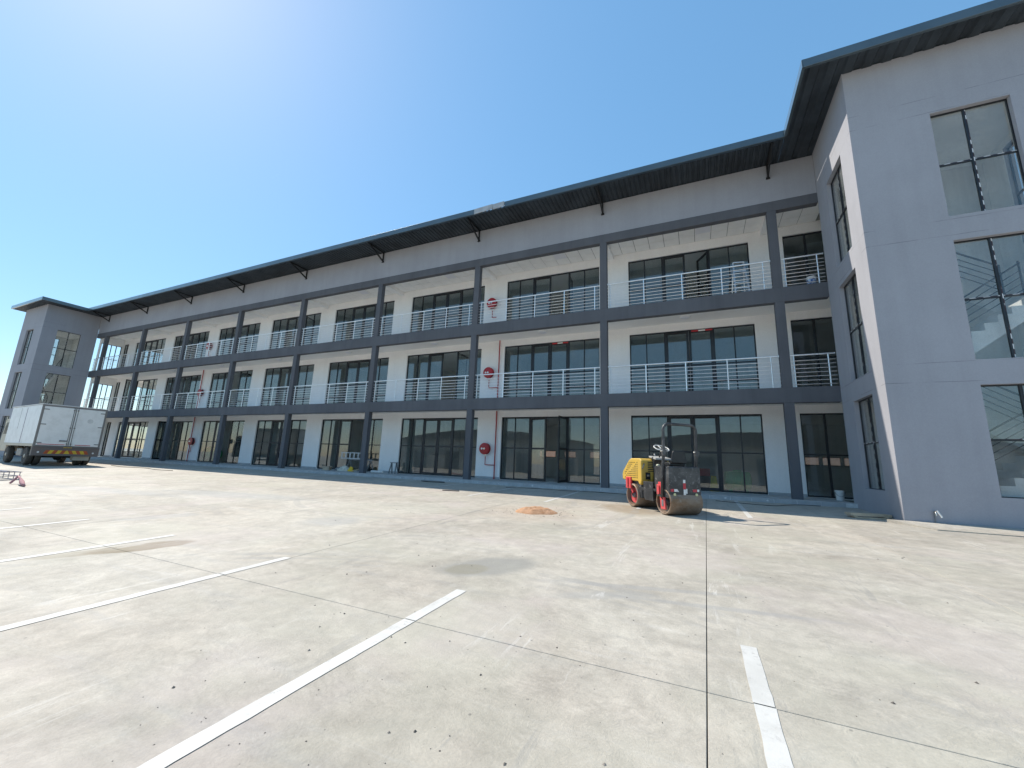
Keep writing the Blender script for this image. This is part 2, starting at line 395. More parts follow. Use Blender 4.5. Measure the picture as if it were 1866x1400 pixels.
for k in range(8): pline(-1.61-2.5*k, -.45, -4.40+.06*math.sin(k*2.1))

# ------------------------------------------------------------------ the building
B = thing('office_building', 'long three storey grey and white office building with balconies and two stair towers', 'building')
FL = [0., 3.5, 7.0]; SOF = [3.2, 6.73, 10.257]; BEAM = [(3.04, 3.547), (6.522, 7.047), (9.979, 10.352)]
WT = [2.906, 6.424, 9.874]; WB = [.02, 3.52, 7.02]; TR = [1.454, 4.939, 8.469]
CW, CD = .283, .24; XR = 5.0
# columns and beams
cz = [(-.02, 3.04), (3.547, 6.522), (7.047, 9.979)]
for l, (a, b) in enumerate(cz):
    me = None
    for k in range(9):
        if me is None:
            o = obj('column', MB().box(0, CW, 0, CD, a, b), m_dark, B, bevel=.008); me = o
        else:
            o = me.copy(); COL.objects.link(o)
        o.location = (-6*k, 0, 0)
for a, b in BEAM: obj('beam', MB().box(XL, XW, 0, CD, a, b), m_dark, B, bevel=.008)
obj('parapet_wall', MB().box(XL, XW, .012, CD-.01, 10.352, 11.84), m_grey, B)
# floors and soffits
for l, (a, b) in enumerate(((3.2, 3.5), (6.73, 7.0))):
    obj('floor_slab', MB().box(XL+.22, XR, CD, 9.2, a, b), m_soffit, B)
obj('ground_floor_slab', MB().box(XL+.22, XR, 1.99, 9.2, -.3, 0.), m_floor, B)
obj('roof_slab', MB().box(XL+.22, XR, 1.81, 9.2, 10.262, 10.40), m_soffit, B)
obj('veranda_slab', MB().box(XL, XW, -.262, 1.985, -.5, -.004), m_verge, B)
# balcony back walls with the shopfront openings
XC = [-6*k-2.755 for k in range(8)]
MUL = [-2.355, -1.665, -.905, 0., .885, 1.635, 2.345]
for l in range(3):
    hs = [(xc+MUL[0], xc+MUL[-1], WB[l]-.02, WT[l]) for xc in XC] + [(.746, 2.25, WB[l]-.02, WT[l]), (-49.15, -48.35, WB[l]-.02, WT[l])]
    obj('balcony_wall', MB().holes('x', 1.8, 1.98, XL+.22, XR, FL[l]-(.02 if l == 0 else 0), SOF[l], hs), m_white, B)
    # back wall, open where daylight shows through
    hb = [(-47.6, -42.4, FL[l]+.5, SOF[l]-.35)]
    if l == 0: hb += [(x, x+.75, 1.2, 1.62) for x in (-13.6, -12.4, -11.5, -10.2, -8.6, 1.2, 2.05, 2.9, 3.75)]
    if l: hb += [(-30.5, -28.5, FL[l]+1, SOF[l]-.5)]
    obj('rear_wall', MB().holes('x', 9.0, 9.2, XL+.22, XR, FL[l], SOF[l], hb), m_inner, B)
    for k in range(10):
        x = -6*k+.14
        if (l == 0 and k in (0, 1)) or k > 7: continue
        obj('partition_wall', MB().box(x-.06, x+.06, 1.985, 8.995, FL[l], SOF[l]), m_inner, B)
obj('end_wall', MB().box(XR, XR+.2, CD, 9.2, -.3, 10.4), m_inner, B)
eh = [(a, b, FL[l]+.45, SOF[l]-.4) for l in range(3) for a, b in ((2.3, 5.1), (5.5, 8.6))]
be = [(.32, 1.72, FL[l]+.06, SOF[l]-.62) for l in range(3)]
obj('end_wall', MB().holes('y', XL, XL+.2, CD+.002, 9.2, -.3, 11.8, eh+be), m_white, B)
for a, b, c, d in eh+be:
    f = MB()
    for i in range(5): y = a+(b-a-.05)*i/4; f.box(XL+.06, XL+.11, y, y+.05, c, d)
    for i in range(4):
        for z in (c+.02, (c+d)/2, d-.02): f.box(XL+.063, XL+.107, a+(b-a-.05)*i/4+.05, a+(b-a-.05)*(i+1)/4, z-.02, z+.02)
    obj('end_window', f, m_frame, B)
# skirting
for k in range(9):
    x0 = -6*k+XC[0]+MUL[-1]+.005 if k else XC[0]+MUL[-1]+.005
    x1 = (-6*(k-1)+XC[0]+MUL[0]-.005) if k else .74
    obj('skirting', MB().box(x0, x1, 1.786, 1.7985, .0, .10), m_curb, B)
# curb of square tiles with dabs of white grout
curb = obj('curb', MB().box(XL, XW, -.274, -.263, -.45, -.02), m_grout, B)
tm = [MB().box(.008, .592, -.010, .012, -.16, -.012).mesh('curb_tile', m_curb)]
for k in range(84):
    put('curb_tile', tm[0], curb, (XL+.25+.6*k, -.279+random.uniform(-.0015, .0015), random.uniform(-.002, .002)))
for k in range(30):
    x = -38+k*1.28+random.uniform(-.3, .3)
    r_ = random.uniform(.02, .045); m = MB(); n = 9
    m.prism([(x+r_*math.cos(2*math.pi*i/n)*random.uniform(.6, 1.3), -.075+r_*.8*math.sin(2*math.pi*i/n)*random.uniform(.6, 1.2)) for i in range(n)], -.2935, -.288)
    obj('grout_dab', m, m_grout, curb)

# shopfront glazing ------------------------------------------------------
def pane(x0, x1, z0, z1, y=0.): return MB().box(x0, x1, y-.003, y+.003, z0, z1)
FT, FD = .045, .03
protos = {}
def shopfront(l, xc, bayno, open_=(0, 0)):
    key = ('w', l)
    z0, z1, tr = WB[l], WT[l], TR[l]; low = 4.235 if l == 1 else None
    if key not in protos:
        f = MB(); L, Rr = MUL[0], MUL[-1]
        f.box(L, Rr, -FD, FD, z1-FT, z1)
        for x in (MUL[0]+FT/2, MUL[-1]-FT/2, MUL[1], MUL[5]): f.box(x-FT/2, x+FT/2, -FD, FD, z0, z1-FT)
        for x in (MUL[2]-.02, MUL[4]+.02): f.box(x-.035, x+.035, -FD-.004, FD+.004, z0, z1-FT)
        rails = [z0+FT/2, tr] + ([low] if low else [])
        for a, b in ((MUL[0]+FT, MUL[1]-FT/2), (MUL[1]+FT/2, MUL[2]-.055), (MUL[4]+.055, MUL[5]-FT/2), (MUL[5]+FT/2, MUL[-1]-FT)):
            for z in rails: f.box(a, b, -FD+.003, FD-.003, z-FT/2, z+FT/2)
        w = obj('window', f, m_frame, B, (xc, 1.9, 0))
        zz = sorted(rails)+[z1-FT/2]
        for a, b in ((MUL[0]+FT, MUL[1]-FT/2), (MUL[1]+FT/2, MUL[2]-.055), (MUL[4]+.055, MUL[5]-FT/2), (MUL[5]+FT/2, MUL[-1]-FT)):
            for i in range(len(zz)-1): obj('pane', pane(a, b, zz[i]+FT/2, zz[i+1]-FT/2), m_glass, w)
        protos[key] = w
        # door leaf, hinged at its left edge
        d = MB(); W = .87; s_ = .085; zt = z1-FT-.012; zb = z0+.01
        d.box(0, s_, -.022, .022, zb, zt); d.box(W-s_, W, -.022, .022, zb, zt)
        d.box(s_, W-s_, -.02, .02, zt-s_, zt); d.box(s_, W-s_, -.02, .02, zb, zb+.11); d.box(s_, W-s_, -.02, .02, tr-.04, tr+.04)
        dm = d.mesh('door', m_frame)
        h = MB().tube([(W-.045, -.022, z0+1.02), (W-.045, -.07, z0+1.02), (W-.17, -.075, z0+1.02)], .011, 6).box(W-.065, W-.025, -.028, -.022, z0+.92, z0+1.1)
        protos['d', l] = (dm, pane(s_, W-s_, zb+.11, tr-.04).mesh('pane', m_glass), pane(s_, W-s_, tr+.04, zt-s_).mesh('pane', m_glass), h.mesh('handle', m_frame))
    else:
        w = copy_tree(protos[key], B, (xc, 1.9, 0))
    dm, p1, p2, hm = protos['d', l]
    for side in (0, 1):
        if open_[side] is None: continue
        o = put('door', dm, B); a = open_[side]
        if side == 0: o.location = (xc+MUL[2]+.017, 1.9, 0); o.rotation_euler = (0, 0, R(a))
        else: o.location = (xc+MUL[4]-.017, 1.9, 0); o.scale = (-1, 1, 1); o.rotation_euler = (0, 0, R(a))
        put('pane', p1, o); put('pane', p2, o); put('handle', hm, o)
OPEN = {(0, 1): (-14, 82), (0, 3): (0, -100), (2, 0): (0, -62), (1, 2): (0, -95), (1, 5): (0, -80), (0, 5): (0, -85), (1, 7): (-80, 0), (2, 1): (0, -85), (0, 6): (-70, 0), (2, 4): (0, -75), (1, 6): (0, 0)}
for l in range(3):
    for k, xc in enumerate(XC): shopfront(l, xc, k, OPEN.get((l, k), (0, 0)))
    for (a, b, mids) in ((.746, 2.25, (1.47,)), (-49.15, -48.35, (-48.75,))):
        f = MB(); z0, z1 = WB[l], WT[l]; xx = [a, *mids, b]
        f.box(a, b, 1.87, 1.93, z1-FT, z1)
        for x in (a+FT/2, b-FT/2): f.box(x-FT/2, x+FT/2, 1.87, 1.93, z0, z1-FT)
        for x in mids: f.box(x-.035, x+.035, 1.866, 1.934, z0, z1-FT)
        cells = [(xx[i]+(FT if i == 0 else .035), xx[i+1]-(FT if i == len(xx)-2 else .035)) for i in range(len(xx)-1)]
        for p, q in cells:
            for z in (z0+FT/2, TR[l]): f.box(p, q, 1.873, 1.927, z-FT/2, z+FT/2)
        w = obj('window', f, m_frame, B)
        for p, q in cells:
            obj('pane', pane(p, q, z0+FT, TR[l]-FT/2, 1.9), m_glass, w); obj('pane', pane(p, q, TR[l]+FT/2, z1-FT, 1.9), m_glass, w)
m_tred = plain('red_tape', (.55, .03, .04), .5); m_twht = plain('white_tape', (.8, .8, .78), .5)
for k in (0, 1):
    for i, mm in enumerate((m_tred, m_twht, m_tred)): obj('warning_tape', MB().box(XC[k]+.10+.26*i, XC[k]+.35+.26*i, 1.862, 1.866, 6.33, 6.39), mm, B)
# rear glazing of the end bay
for l in range(3):
    f = MB(); a, b, z0, z1 = -47.6, -42.4, FL[l]+.5, SOF[l]-.35
    for i in range(8): f.box(a+(b-a-.05)*i/7, a+(b-a-.05)*i/7+.05, 9.05, 9.1, z0, z1)
    for i in range(7):
        for z in (z0+.02, (z0+z1)/2, z1-.02): f.box(a+(b-a-.05)*i/7+.05, a+(b-a-.05)*(i+1)/7, 9.053, 9.097, z-.02, z+.02)
    obj('rear_window', f, m_frame, B)
for x in (-13.6, -12.4, -11.5, -10.2, -8.6, 1.2, 2.05, 2.9, 3.75):
    f = MB().box(x, x+.75, 9.05, 9.09, 1.2, 1.235).box(x, x+.75, 9.05, 9.09, 1.585, 1.62).box(x, x+.03, 9.05, 9.09, 1.235, 1.585).box(x+.72, x+.75, 9.05, 9.09, 1.235, 1.585)
    obj('rear_window', f, m_frame, B)

# ceiling of the top balcony: cross beams, lay-in boards, square lights
ceil = obj('ceiling', MB().box(XL+.2, XR, CD, 1.80, 10.285, 10.31), m_metalg0, B)
t1 = [MB().box(.010, .590, y0+.010, y1-.010, 10.262, 10.284).mesh('ceiling_tile', m_tile) for y0, y1 in ((CD, .62), (.62, 1.22), (1.22, 1.795))]
for k in range(85):
    for j in range(3): put('ceiling_tile', t1[j], ceil, (XL+.25+.6*k, 0, 0))
for k in range(9): obj('cross_beam', MB().box(-6*k+.02, -6*k+.262, CD, 1.8, 10.06, 10.259), m_white, B)
m_lamp = plain('opal_diffuser', (.80, .80, .84), .35, .02, 4)
for k in range(8):
    x = XL+.25+.6*round((XC[k]+.15-XL-.25)/.6)
    t = thing('panel_light', f'square flat ceiling light over the top balcony, {ORD[k]} bay from the right tower', 'light', (x, .92, 10.262), 0, 'square ceiling lights on the top balcony')
    obj('light_frame', MB().holes('z', -.012, -.001, .006, .594, -.294, .294, [(.03, .57, -.27, .27)]), m_tile, t)
    obj('diffuser', MB().box(.031, .569, -.269, .269, -.008, -.002), m_lamp, t)
for k in range(8):
    t = thing('dome_light', f'round ceiling light under the middle balcony soffit, {ORD[k]} bay from the right tower', 'light', (XC[k]-.1, 1.1, 6.73), 0, 'round ceiling lights on the middle balcony')
    obj('rim', MB().lathe([(-.03, .19), (0, .2)], (0, 0, 0), 'z', 20), m_tile, t, smooth=True, auto=30)
    obj('diffuser', MB().lathe([(-.075, .06), (-.065, .12), (-.045, .16), (-.0305, .18)], (0, 0, 0), 'z', 20), m_lamp, t, smooth=True, auto=50)

# balustrades -----------------------------------------------------------
def balustrade(xa, xb, posts, zt, zr):
    """xa..xb clear opening, zt top of the beam, zr height of the handrail"""
    y = .13
    b = obj('balustrade', MB().tube([(xa+.03, y, zr), (xb-.03, y, zr)], .028, 10), m_steel, B, smooth=True, auto=40)
    for i in range(7): obj('rail', MB().tube([(xa+.005, y-.026, zt+.10+i*.133), (xb-.005, y-.026, zt+.10+i*.133)], .0112, 6), m_steel, b, smooth=True, auto=50)
    for x in posts:
        obj('post', MB().tube([(x, y, zt-.003), (x, y, zr-.012)], .022, 8).lathe([(0, .045), (.008, .045)], (x, y, zt+.001), 'z', 12), m_steel, b, smooth=True, auto=40)
    for x in (xa, xb): obj('end_cap', MB().box(x-.001 if x == xa else x-.03, x+.03 if x == xa else x+.001, y-.03, y+.03, zr-.03, zr+.03), m_steel, b, bevel=.006)
    return b
for l, zr in ((0, 4.64), (1, 8.125)):
    zt = BEAM[l][1]
    p = balustrade(-5.717, 0, (-5.61, -4.29, -2.9, -1.555, -.24), zt, zr)
    for k in range(1, 8): copy_tree(p, B, (-6*k, 0, 0))
    balustrade(CW, XW, (.405, 1.335), zt, zr); balustrade(XL, -48.0, (-49.2, -48.25), zt, zr)

# roof --------------------------------------------------------------------
ZE, ZT_ = 11.85, 12.09
EY, EX, TY = -1.27, .50, -3.87
roof = put('roof', None, B)
def corr(x0, x1, y0, y1, z, axis='y', pitch=.19, h=.032):
    """box-ribbed sheeting whose ribs run along y (or x)"""
    n = max(1, int((x1-x0)/pitch)); p = (x1-x0)/n; prof = []
    for i in range(n):
        a = x0+p*i; prof += [(a, z+h), (a+p*.30, z+h), (a+p*.42, z), (a+p*.88, z)]
    prof.append((x1, z+h)); v, f = [], []
    for (a, zz) in prof: v += [(a, y0, zz), (a, y1, zz)] if axis == 'y' else [(y0, a, zz), (y1, a, zz)]
    for i in range(len(prof)-1): f.append((2*i, 2*i+1, 2*i+3, 2*i+2))
    m = MB().add(v, f); q = len(m.v)
    m.add([(a, b, c+.012) for a, b, c in v], f); return m
mirror = lambda x: XL-(x-XW)
EXL = mirror(EX)
TXR = 5.75; TXL = mirror(TXR); OXR = 6.5; OXL = mirror(OXR)
obj('roof_sheet', corr(EXL, EX, EY+.01, 9.8, ZE+.005), m_roof, roof)
obj('tower_roof_sheet', corr(EX+.01, OXR, TY+.01, 9.8, ZE+.007, 'y', .42, .05), m_roof, roof)
obj('tower_roof_sheet', corr(OXL, EXL-.01, TY+.01, 9.8, ZE+.007, 'y', .42, .05), m_roof, roof)
obj('roof_deck', MB().box(OXL+.1, OXR-.1, CD, 9.6, 11.93, 12.02), m_roof, roof)
def fascia(x0, x1, y, mat=None, dz=0.):
    """pressed-metal gutter flashing along x: face, top lip and drip edge"""
    m = MB().box(x0, x1, y-.03, y, ZE-.012+dz, ZT_+dz).box(x0, x1, y, y+.16, ZT_-.012+dz, ZT_+dz).box(x0, x1, y, y+.05, ZE-.012+dz, ZE+dz)
    return obj('fascia', m, mat or m_fascia, roof, bevel=.006)
def fascia_y(y0, y1, x, out):
    m = MB().box(x, x+.03*out, y0, y1, ZE-.012, ZT_).box(x, x-.16*out, y0, y1, ZT_-.012, ZT_).box(x, x-.05*out, y0, y1, ZE-.012, ZE)
    return obj('fascia', m, m_fascia, roof, bevel=.006)
seg = [EXL, -43.2, -37, -30.8, -24.6, -18.4, -11.45, -9.9, -4.6, EX]
for i in range(len(seg)-1):
    if abs(seg[i]+11.45) < .01:
        # lifted, paler length of flashing with a kink in it
        a, b = seg[i], seg[i+1]; mid = a+(b-a)*.62; m = MB()
        for (p, q, e0, e1) in ((a+.004, mid, 0., .035), (mid, b-.02, .012, .03)):
            m.hexa([(p, EY-.03-e0, ZE-.012), (q, EY-.03-e1, ZE-.012+e1*.8), (q, EY-e1, ZE-.012+e1*.8), (p, EY-e0, ZE-.012),
                    (p, EY-.03-e0, ZT_), (q, EY-.03-e1, ZT_+e1*.3), (q, EY+.1, ZT_+e1*.3), (p, EY+.1, ZT_)])
        tag(obj('fascia', m, m_fascia2, roof), 'pale warped length of eaves flashing')
    else: fascia(seg[i]+.003, seg[i+1]-.003, EY)
fascia(EX+.001, OXR, TY); fascia(OXL, EXL-.001, TY)
fascia_y(TY-.028, EY-.032, EX, -1); fascia_y(TY-.028, EY-.032, EXL, 1)
fascia_y(TY-.028, 9.8, OXR, 1); fascia_y(TY-.028, 9.8, OXL, -1)
for k in range(9):
    x = -6*k+.14
    m = MB().bar((x, -.01, 11.33), (x, EY+.09, ZE-.012), .05, .07)
    m.box(x-.03, x+.03, EY+.03, .004, ZE-.062, ZE-.004).box(x-.028, x+.028, -.05, .004, 11.33, ZE-.063).box(x-.06, x+.06, -.012, .011, 11.27, 11.345).box(x-.065, x+.065, -.06, .008, 11.262, 11.275)
    obj('bracket', m, m_black, roof)
obj('eave_purlin', MB().box(EXL+.02, EX-.02, EY+.004, EY+.028, ZE-.05, ZE-.013), m_roof, roof)

# stair towers --------------------------------------------------------------
TW = [(.455, 2.89), (3.465, 6.41), (7.045, 9.96)]
def tower(mx):
    X = (lambda x: x) if not mx else mirror
    def bx(m, x0, x1, *r): return m.box(X(x0), X(x1), *r)
    iw = [(-2.37, -.97, a, b) for a, b in TW]; fwn = [(3.15, 4.60, a, b) for a, b in TW]
    fx = [tuple(sorted((X(a), X(b))))+(c, d) for a, b, c, d in fwn]
    so_ = lambda a, b: tuple(sorted((X(a), X(b))))
    zb = -.55
    obj('tower_wall', MB().holes('y', *so_(XW, XW+.2), YT+.2, .0, zb, 11.88, iw), m_tower, B)
    obj('tower_wall', MB().holes('x', YT, YT+.2, *so_(XW, TXR), zb, 11.88, fx), m_tower, B)
    obj('tower_wall', MB().holes('y', *so_(TXR-.2, TXR), YT+.2, .0, zb, 11.88, iw), m_tower, B)
    obj('tower_rear_wall', MB().box(*so_(XW+.201, TXR-.201), -.15, -.005, zb, 11.85), m_inner, B)
    # white lining
    obj('tower_lining', MB().holes('y', *so_(XW+.203, XW+.22), YT+.203, -.153, 0, 10.4, iw), m_inner, B)
    obj('tower_lining', MB().holes('y', *so_(TXR-.22, TXR-.203), YT+.203, -.153, 0, 10.4, iw), m_inner, B)
    obj('tower_lining', MB().holes('x', YT+.203, YT+.22, *so_(XW+.221, TXR-.221), 0, 10.4, fx), m_inner, B)
    obj('tower_ceiling', MB().box(*so_(XW+.221, TXR-.221), YT+.221, -.153, 10.15, 10.25), m_tile, B)
    obj('tower_floor', MB().box(*so_(XW+.221, TXR-.221), YT+.221, -.153, -.3, .0), m_floor, B)
    # glazing
    def tw_front(a, b, z0, z1):
        f = MB(); y = YT+.135; xm = (a+b)/2-.05; zm = (z0+z1)/2
        bx(f, a, b, y-.02, y+.02, z1-.03, z1); bx(f, a, b, y-.02, y+.02, z0, z0+.02)
        for x in (a+.012, b-.012): bx(f, x-.012, x+.012, y-.02, y+.02, z0+.02, z1-.03)
        w = obj('tower_window', f, m_frame, B)
        g = MB(); bx(g, xm-.026, xm+.026, y-.028, y+.024, z0+.02, z1-.03)
        for p, q in ((a+.024, xm-.026), (xm+.026, b-.024)): bx(g, p, q, y-.024, y+.02, zm-.024, zm+.024)
        obj('glazing_bar', g, m_frame, w)
        g = MB(); bx(g, xm+.006, xm+.022, y-.0305, y-.0285, z0+.03, z1-.04)
        for p, q in ((a+.03, xm-.03), (xm+.03, b-.03)): bx(g, p, q, y-.0265, y-.0245, zm+.006, zm+.02)
        obj('tape', g, m_tape, w)
        for p, q in ((a+.024, xm-.026), (xm+.026, b-.024)):
            for c, d in ((z0+.02, zm-.024), (zm+.024, z1-.03)):
                m = MB(); bx(m, p, q, y-.003, y+.003, c, d); obj('pane', m, m_tglass, w)
    def tw_side(xc, z0, z1):
        f = MB(); a, b = -2.37, -.97; ym = (a+b)/2; zm = (z0+z1)/2
        bx(f, xc-.02, xc+.02, a, b, z1-.03, z1); bx(f, xc-.02, xc+.02, a, b, z0, z0+.02)
        for y in (a+.012, b-.012): bx(f, xc-.02, xc+.02, y-.012, y+.012, z0+.02, z1-.03)
        w = obj('tower_window', f, m_frame, B)
        g = MB(); bx(g, xc-.028, xc+.024, ym-.026, ym+.026, z0+.02, z1-.03)
        for p, q in ((a+.024, ym-.026), (ym+.026, b-.024)): bx(g, xc-.024, xc+.02, p, q, zm-.024, zm+.024)
        obj('glazing_bar', g, m_frame, w)
        g = MB(); bx(g, xc-.0305, xc-.0285, ym-.02, ym-.004, z0+.03, z1-.04)
        for p, q in ((a+.03, ym-.03), (ym+.03, b-.03)): bx(g, xc-.0265, xc-.0245, p, q, zm+.006, zm+.02)
        obj('tape', g, m_tape, w)
        for p, q in ((a+.024, ym-.026), (ym+.026, b-.024)):
            for c, d in ((z0+.02, zm-.024), (zm+.024, z1-.03)):
                m = MB(); bx(m, xc-.003, xc+.003, p, q, c, d); obj('pane', m, m_tglass, w)
    for a, b in TW: tw_front(3.15, 4.60, a, b); tw_side(XW+.135, a, b); tw_side(TXR-.1, a, b)
    # dog-leg stair
    for l in range(2):
        z = FL[l]; st = put('stair', None, B)
        for fl_, (ya, yb, xs0, dx, zs) in enumerate(((-2.95, -1.62, 2.55, .245, z), (-1.50, -.17, 4.75, -.245, z+1.75))):
            pts = [(xs0, zs-.18), (xs0, zs+.175)]
            for i in range(10):
                pts.append((xs0+dx*(i+1), zs+.175*(i+1)))
                if i < 9: pts.append((xs0+dx*(i+1), zs+.175*(i+2)))
            pts.append((xs0+dx*10, zs+1.75-.28))
            pts.append((xs0+dx*1.1, zs-.18))
            obj('flight', MB().prism([(X(p[0]), p[1]) for p in pts], ya, yb), m_inner, st)
            yr = yb-.06 if fl_ == 0 else ya+.06
            rl = MB()
            for h in (.2, .37, .54, .71, .9):
                rl.tube([(X(xs0), yr, zs+.175+h), (X(xs0+dx*10), yr, zs+1.75+.1+h)], .022 if h > .8 else .011, 6)
            for i in (0, 5, 10): rl.tube([(X(xs0+dx*i*.99), yr, zs+.17*i), (X(xs0+dx*i*.99), yr, zs+.17*i+1.1)], .02, 6)
            obj('stair_rail', rl, m_frame, st)
        obj('landing', MB().box(*so_(5.0, TXR-.222), -2.95, -.17, z+1.55, z+1.75), m_inner, st)
        obj('landing', MB().box(*so_(XW+.222, 2.3), -2.95, -.17, z+3.3, z+3.5), m_inner, st)
tower(False); tower(True)
# raised apron along the foot of the right tower
obj('apron', MB().add([(1.2, YT-.02, -.15), (14, YT-.02, -.15), (14, YT-.95, -.230), (1.75, YT-.78, -.224), (1.2, YT-.02, -.6), (14, YT-.02, -.6), (14, YT-.95, -.6), (1.75, YT-.78, -.6)],
    [(0, 1, 2, 3), (3, 2, 6, 7), (2, 1, 5, 6), (1, 0, 4, 5), (0, 3, 7, 4), (4, 5, 6, 7)]), m_conc, B)
# brick boundary wall seen through the rear windows
brick = NT('face_brick')
bt = brick.n.new('ShaderNodeTexBrick'); bt.inputs['Scale'].default_value = 4; bt.inputs['Color1'].default_value = (.27, .155, .115, 1); bt.inputs['Color2'].default_value = (.33, .19, .14, 1); bt.inputs['Mortar'].default_value = (.5, .46, .42, 1)
mp = brick.n.new('ShaderNodeMapping'); mp.inputs['Rotation'].default_value = (R(90), 0, 0); brick.lk(brick.pos, mp.inputs[0]); brick.lk(mp.outputs[0], bt.inputs['Vector'])
m_brick = brick.done(bt.outputs[0], .85)
tag(obj('boundary_wall', MB().box(-60, 20, 14, 14.23, -.3, 1.95).box(-60, 20, 13.96, 14.27, 1.95, 2.02), m_brick), 'red face brick boundary wall glimpsed through the small rear windows', 'wall')

# ------------------------------------------------------------------ fire hose reels
m_hose = plain('black_hose', (.03, .03, .032), .6, .2, 9)
m_ref = plain('white_sticker', (.8, .8, .78), .5, .05, 9)
def hose_reel(x, z, floor, label, pipe=None, elbow=True):
    t = thing('hose_reel', label, 'hose reel', (x, 1.8, z), 0, 'red fire hose reels on the white balcony walls')
    r = .27
    obj('disc', MB().lathe([(-.215, .05), (-.212, r-.03), (-.205, r), (-.19, r+.004), (-.185, r-.01)], (0, 0, 0), 'y', 32), m_red, t, smooth=True, auto=35)
    obj('disc', MB().lathe([(-.075, .05), (-.072, r-.01), (-.062, r), (-.05, r-.012), (-.049, .05)], (0, 0, 0), 'y', 32), m_red, t, smooth=True, auto=35)
    obj('hose', MB().lathe([(-.183, .16), (-.181, .235), (-.165, .245), (-.15, .235), (-.13, .246), (-.11, .236), (-.095, .246), (-.08, .235), (-.078, .16)], (0, 0, 0), 'y', 28), m_hose, t, smooth=True, auto=50)
    obj('wall_bracket', MB().box(-.04, .04, -.048, .0, -.12, .12), m_red, t)
    obj('hub', MB().lathe([(-.24, .02), (-.238, .042), (-.2165, .05)], (-.0, 0, 0), 'y', 16), m_chrome, t, smooth=True, auto=40)
    obj('instruction_label', MB().prism([(-.13+.05*math.cos(i*.785), .05*math.sin(i*.785)) for i in range(8)], -.2165, -.2145), m_ref, t)
    obj('valve', MB().tube([(.02, -.09, -.245), (.02, -.09, -.36)], .022, 8).lathe([(0, .03), (.02, .03)], (.02, -.09, -.34), 'z', 10), m_chrome, t, smooth=True, auto=40)
    if elbow: obj('pipe', MB().tube([(.02, -.09, -.355), (.02, -.09, -.74), (.03, -.088, -.75), (pipe-x-.02 if pipe else .25, -.06, -.75)], .019, 8), m_red, t, smooth=True, auto=50)
    if pipe:
        obj('riser', MB().tube([(pipe-x, -.06, FL[floor]-z), (pipe-x, -.06, SOF[floor]-z)], .026, 10), m_red, t, smooth=True, auto=50)
FLN = ['ground floor veranda', 'middle balcony', 'top balcony']
for l, z in enumerate((1.39, 5.10, 8.74)): hose_reel(-11.87, z, l, f'red hose reel on the {FLN[l]} wall, nearer set right of centre', -11.36 if l < 2 else None)
for l, z in enumerate((1.42, 4.98, 8.55)): hose_reel(-35.88, z, l, f'small far red hose reel on the {FLN[l]} wall near the truck', -36.12 if l < 2 else None)

# ------------------------------------------------------------------ small things about the veranda and balconies
m_cardb = plain('cardboard', (.42, .33, .24), .85, .15, 8, 0, .2, 30)
m_wood = plain('raw_timber', (.52, .42, .30), .8, .2, 5, 0, .3, 40)
m_pvc = plain('white_plastic', (.76, .76, .74), .45, .08, 10)
m_green = plain('green_plastic', (.05, .44, .17), .4, .12, 3)
m_yel = plain('yellow_plastic', (.80, .52, .03), .45, .15, 6)
m_blue = plain('blue_label', (.03, .09, .32), .45, .2, 6)
m_alu2 = plain('dull_aluminium', (.55, .56, .56), .6, .15, 9)
m_metalg = plain('grey_steel', (.20, .21, .22), .5, .2, 7, .4)

def stepladder(label, loc, rz):
    t = thing('stepladder', label, 'ladder', loc, rz); H = 1.62
    for s in (-1, 1):
        obj('stile', MB().bar((s*.25, -.32, 0), (s*.18, .0, H), .028, .06), m_alu, t)
        obj('rear_leg', MB().bar((s*.24, .36, 0), (s*.17, .03, H-.12), .024, .04), m_alu, t)
        obj('foot', MB().box(s*.25-.025, s*.25+.025, -.36, -.28, -.002, .03), m_rubber, t)
    for i in range(6):
        f = (i+1)/6.6; w = .25-.07*f
        obj('step', MB().box(-w+.012, w-.012, -.32+.32*f-.04, -.32+.32*f+.05, H*f-.014, H*f+.014), m_alu, t)
    for f in (.25, .6): obj('cross_bar', MB().bar((-.24+.06*f, .36-.33*f, H*f), (.24-.06*f, .36-.33*f, H*f), .018, .018), m_alu, t)
    obj('top_cap', MB().box(-.2, .2, -.06, .08, H-.02, H+.025), m_alu, t, bevel=.01)
stepladder('open aluminium stepladder standing behind the top balcony railing', (-.90, .95, 7.0), R(10))

def pail(label, loc, r, h, m1, m2=None):
    t = thing('bucket', label, 'bucket', loc)
    obj('body', MB().lathe([(0, r*.86), (h*.88, r*.97), (h*.9, r*1.06), (h*.94, r*1.06), (h*.95, r), (h, r*1.01)], (0, 0, 0), 'z', 24), m1, t, smooth=True, auto=35)
    obj('lid', MB().lathe([(h+.001, r*1.06), (h+.018, r*1.05), (h+.02, r*.9)], (0, 0, 0), 'z', 24), m_pvc, t, smooth=True, auto=35)
    if m2: obj('wrap_label', MB().lathe([(h*.25, r*.905), (h*.5, r*.935), (h*.82, r*.972)], (0, 0, 0), 'z', 24), m2, t, smooth=True, auto=35)
    obj('handle', MB().tube([(r*1.05*math.cos(a), -.35*r-.0*a+(-r*.7*math.sin(a)), h*.88-h*.45*math.sin(a)) for a in [math.pi*i/10 for i in range(11)]], .005, 6), m_metalg, t)
def lab():
    t = NT('paint_tub_print'); o = t.objco()
    f = t.ramp(t.noise(7, 3, .6, vec=o, stretch=(1, 1, 2.5)), .48, .56)
    return t.done(t.mix(f, (.02, .07, .30), (.55, .68, .82)), .4)
pail('blue and white paint tub on the top balcony beside the right tower', (1.19, .42, 7.047-.047), .145, .42, m_pvc, lab())
pail('white plastic pail on the paving below the right end shopfront', (1.42, .9, 0.), .12, .29, m_pvc)

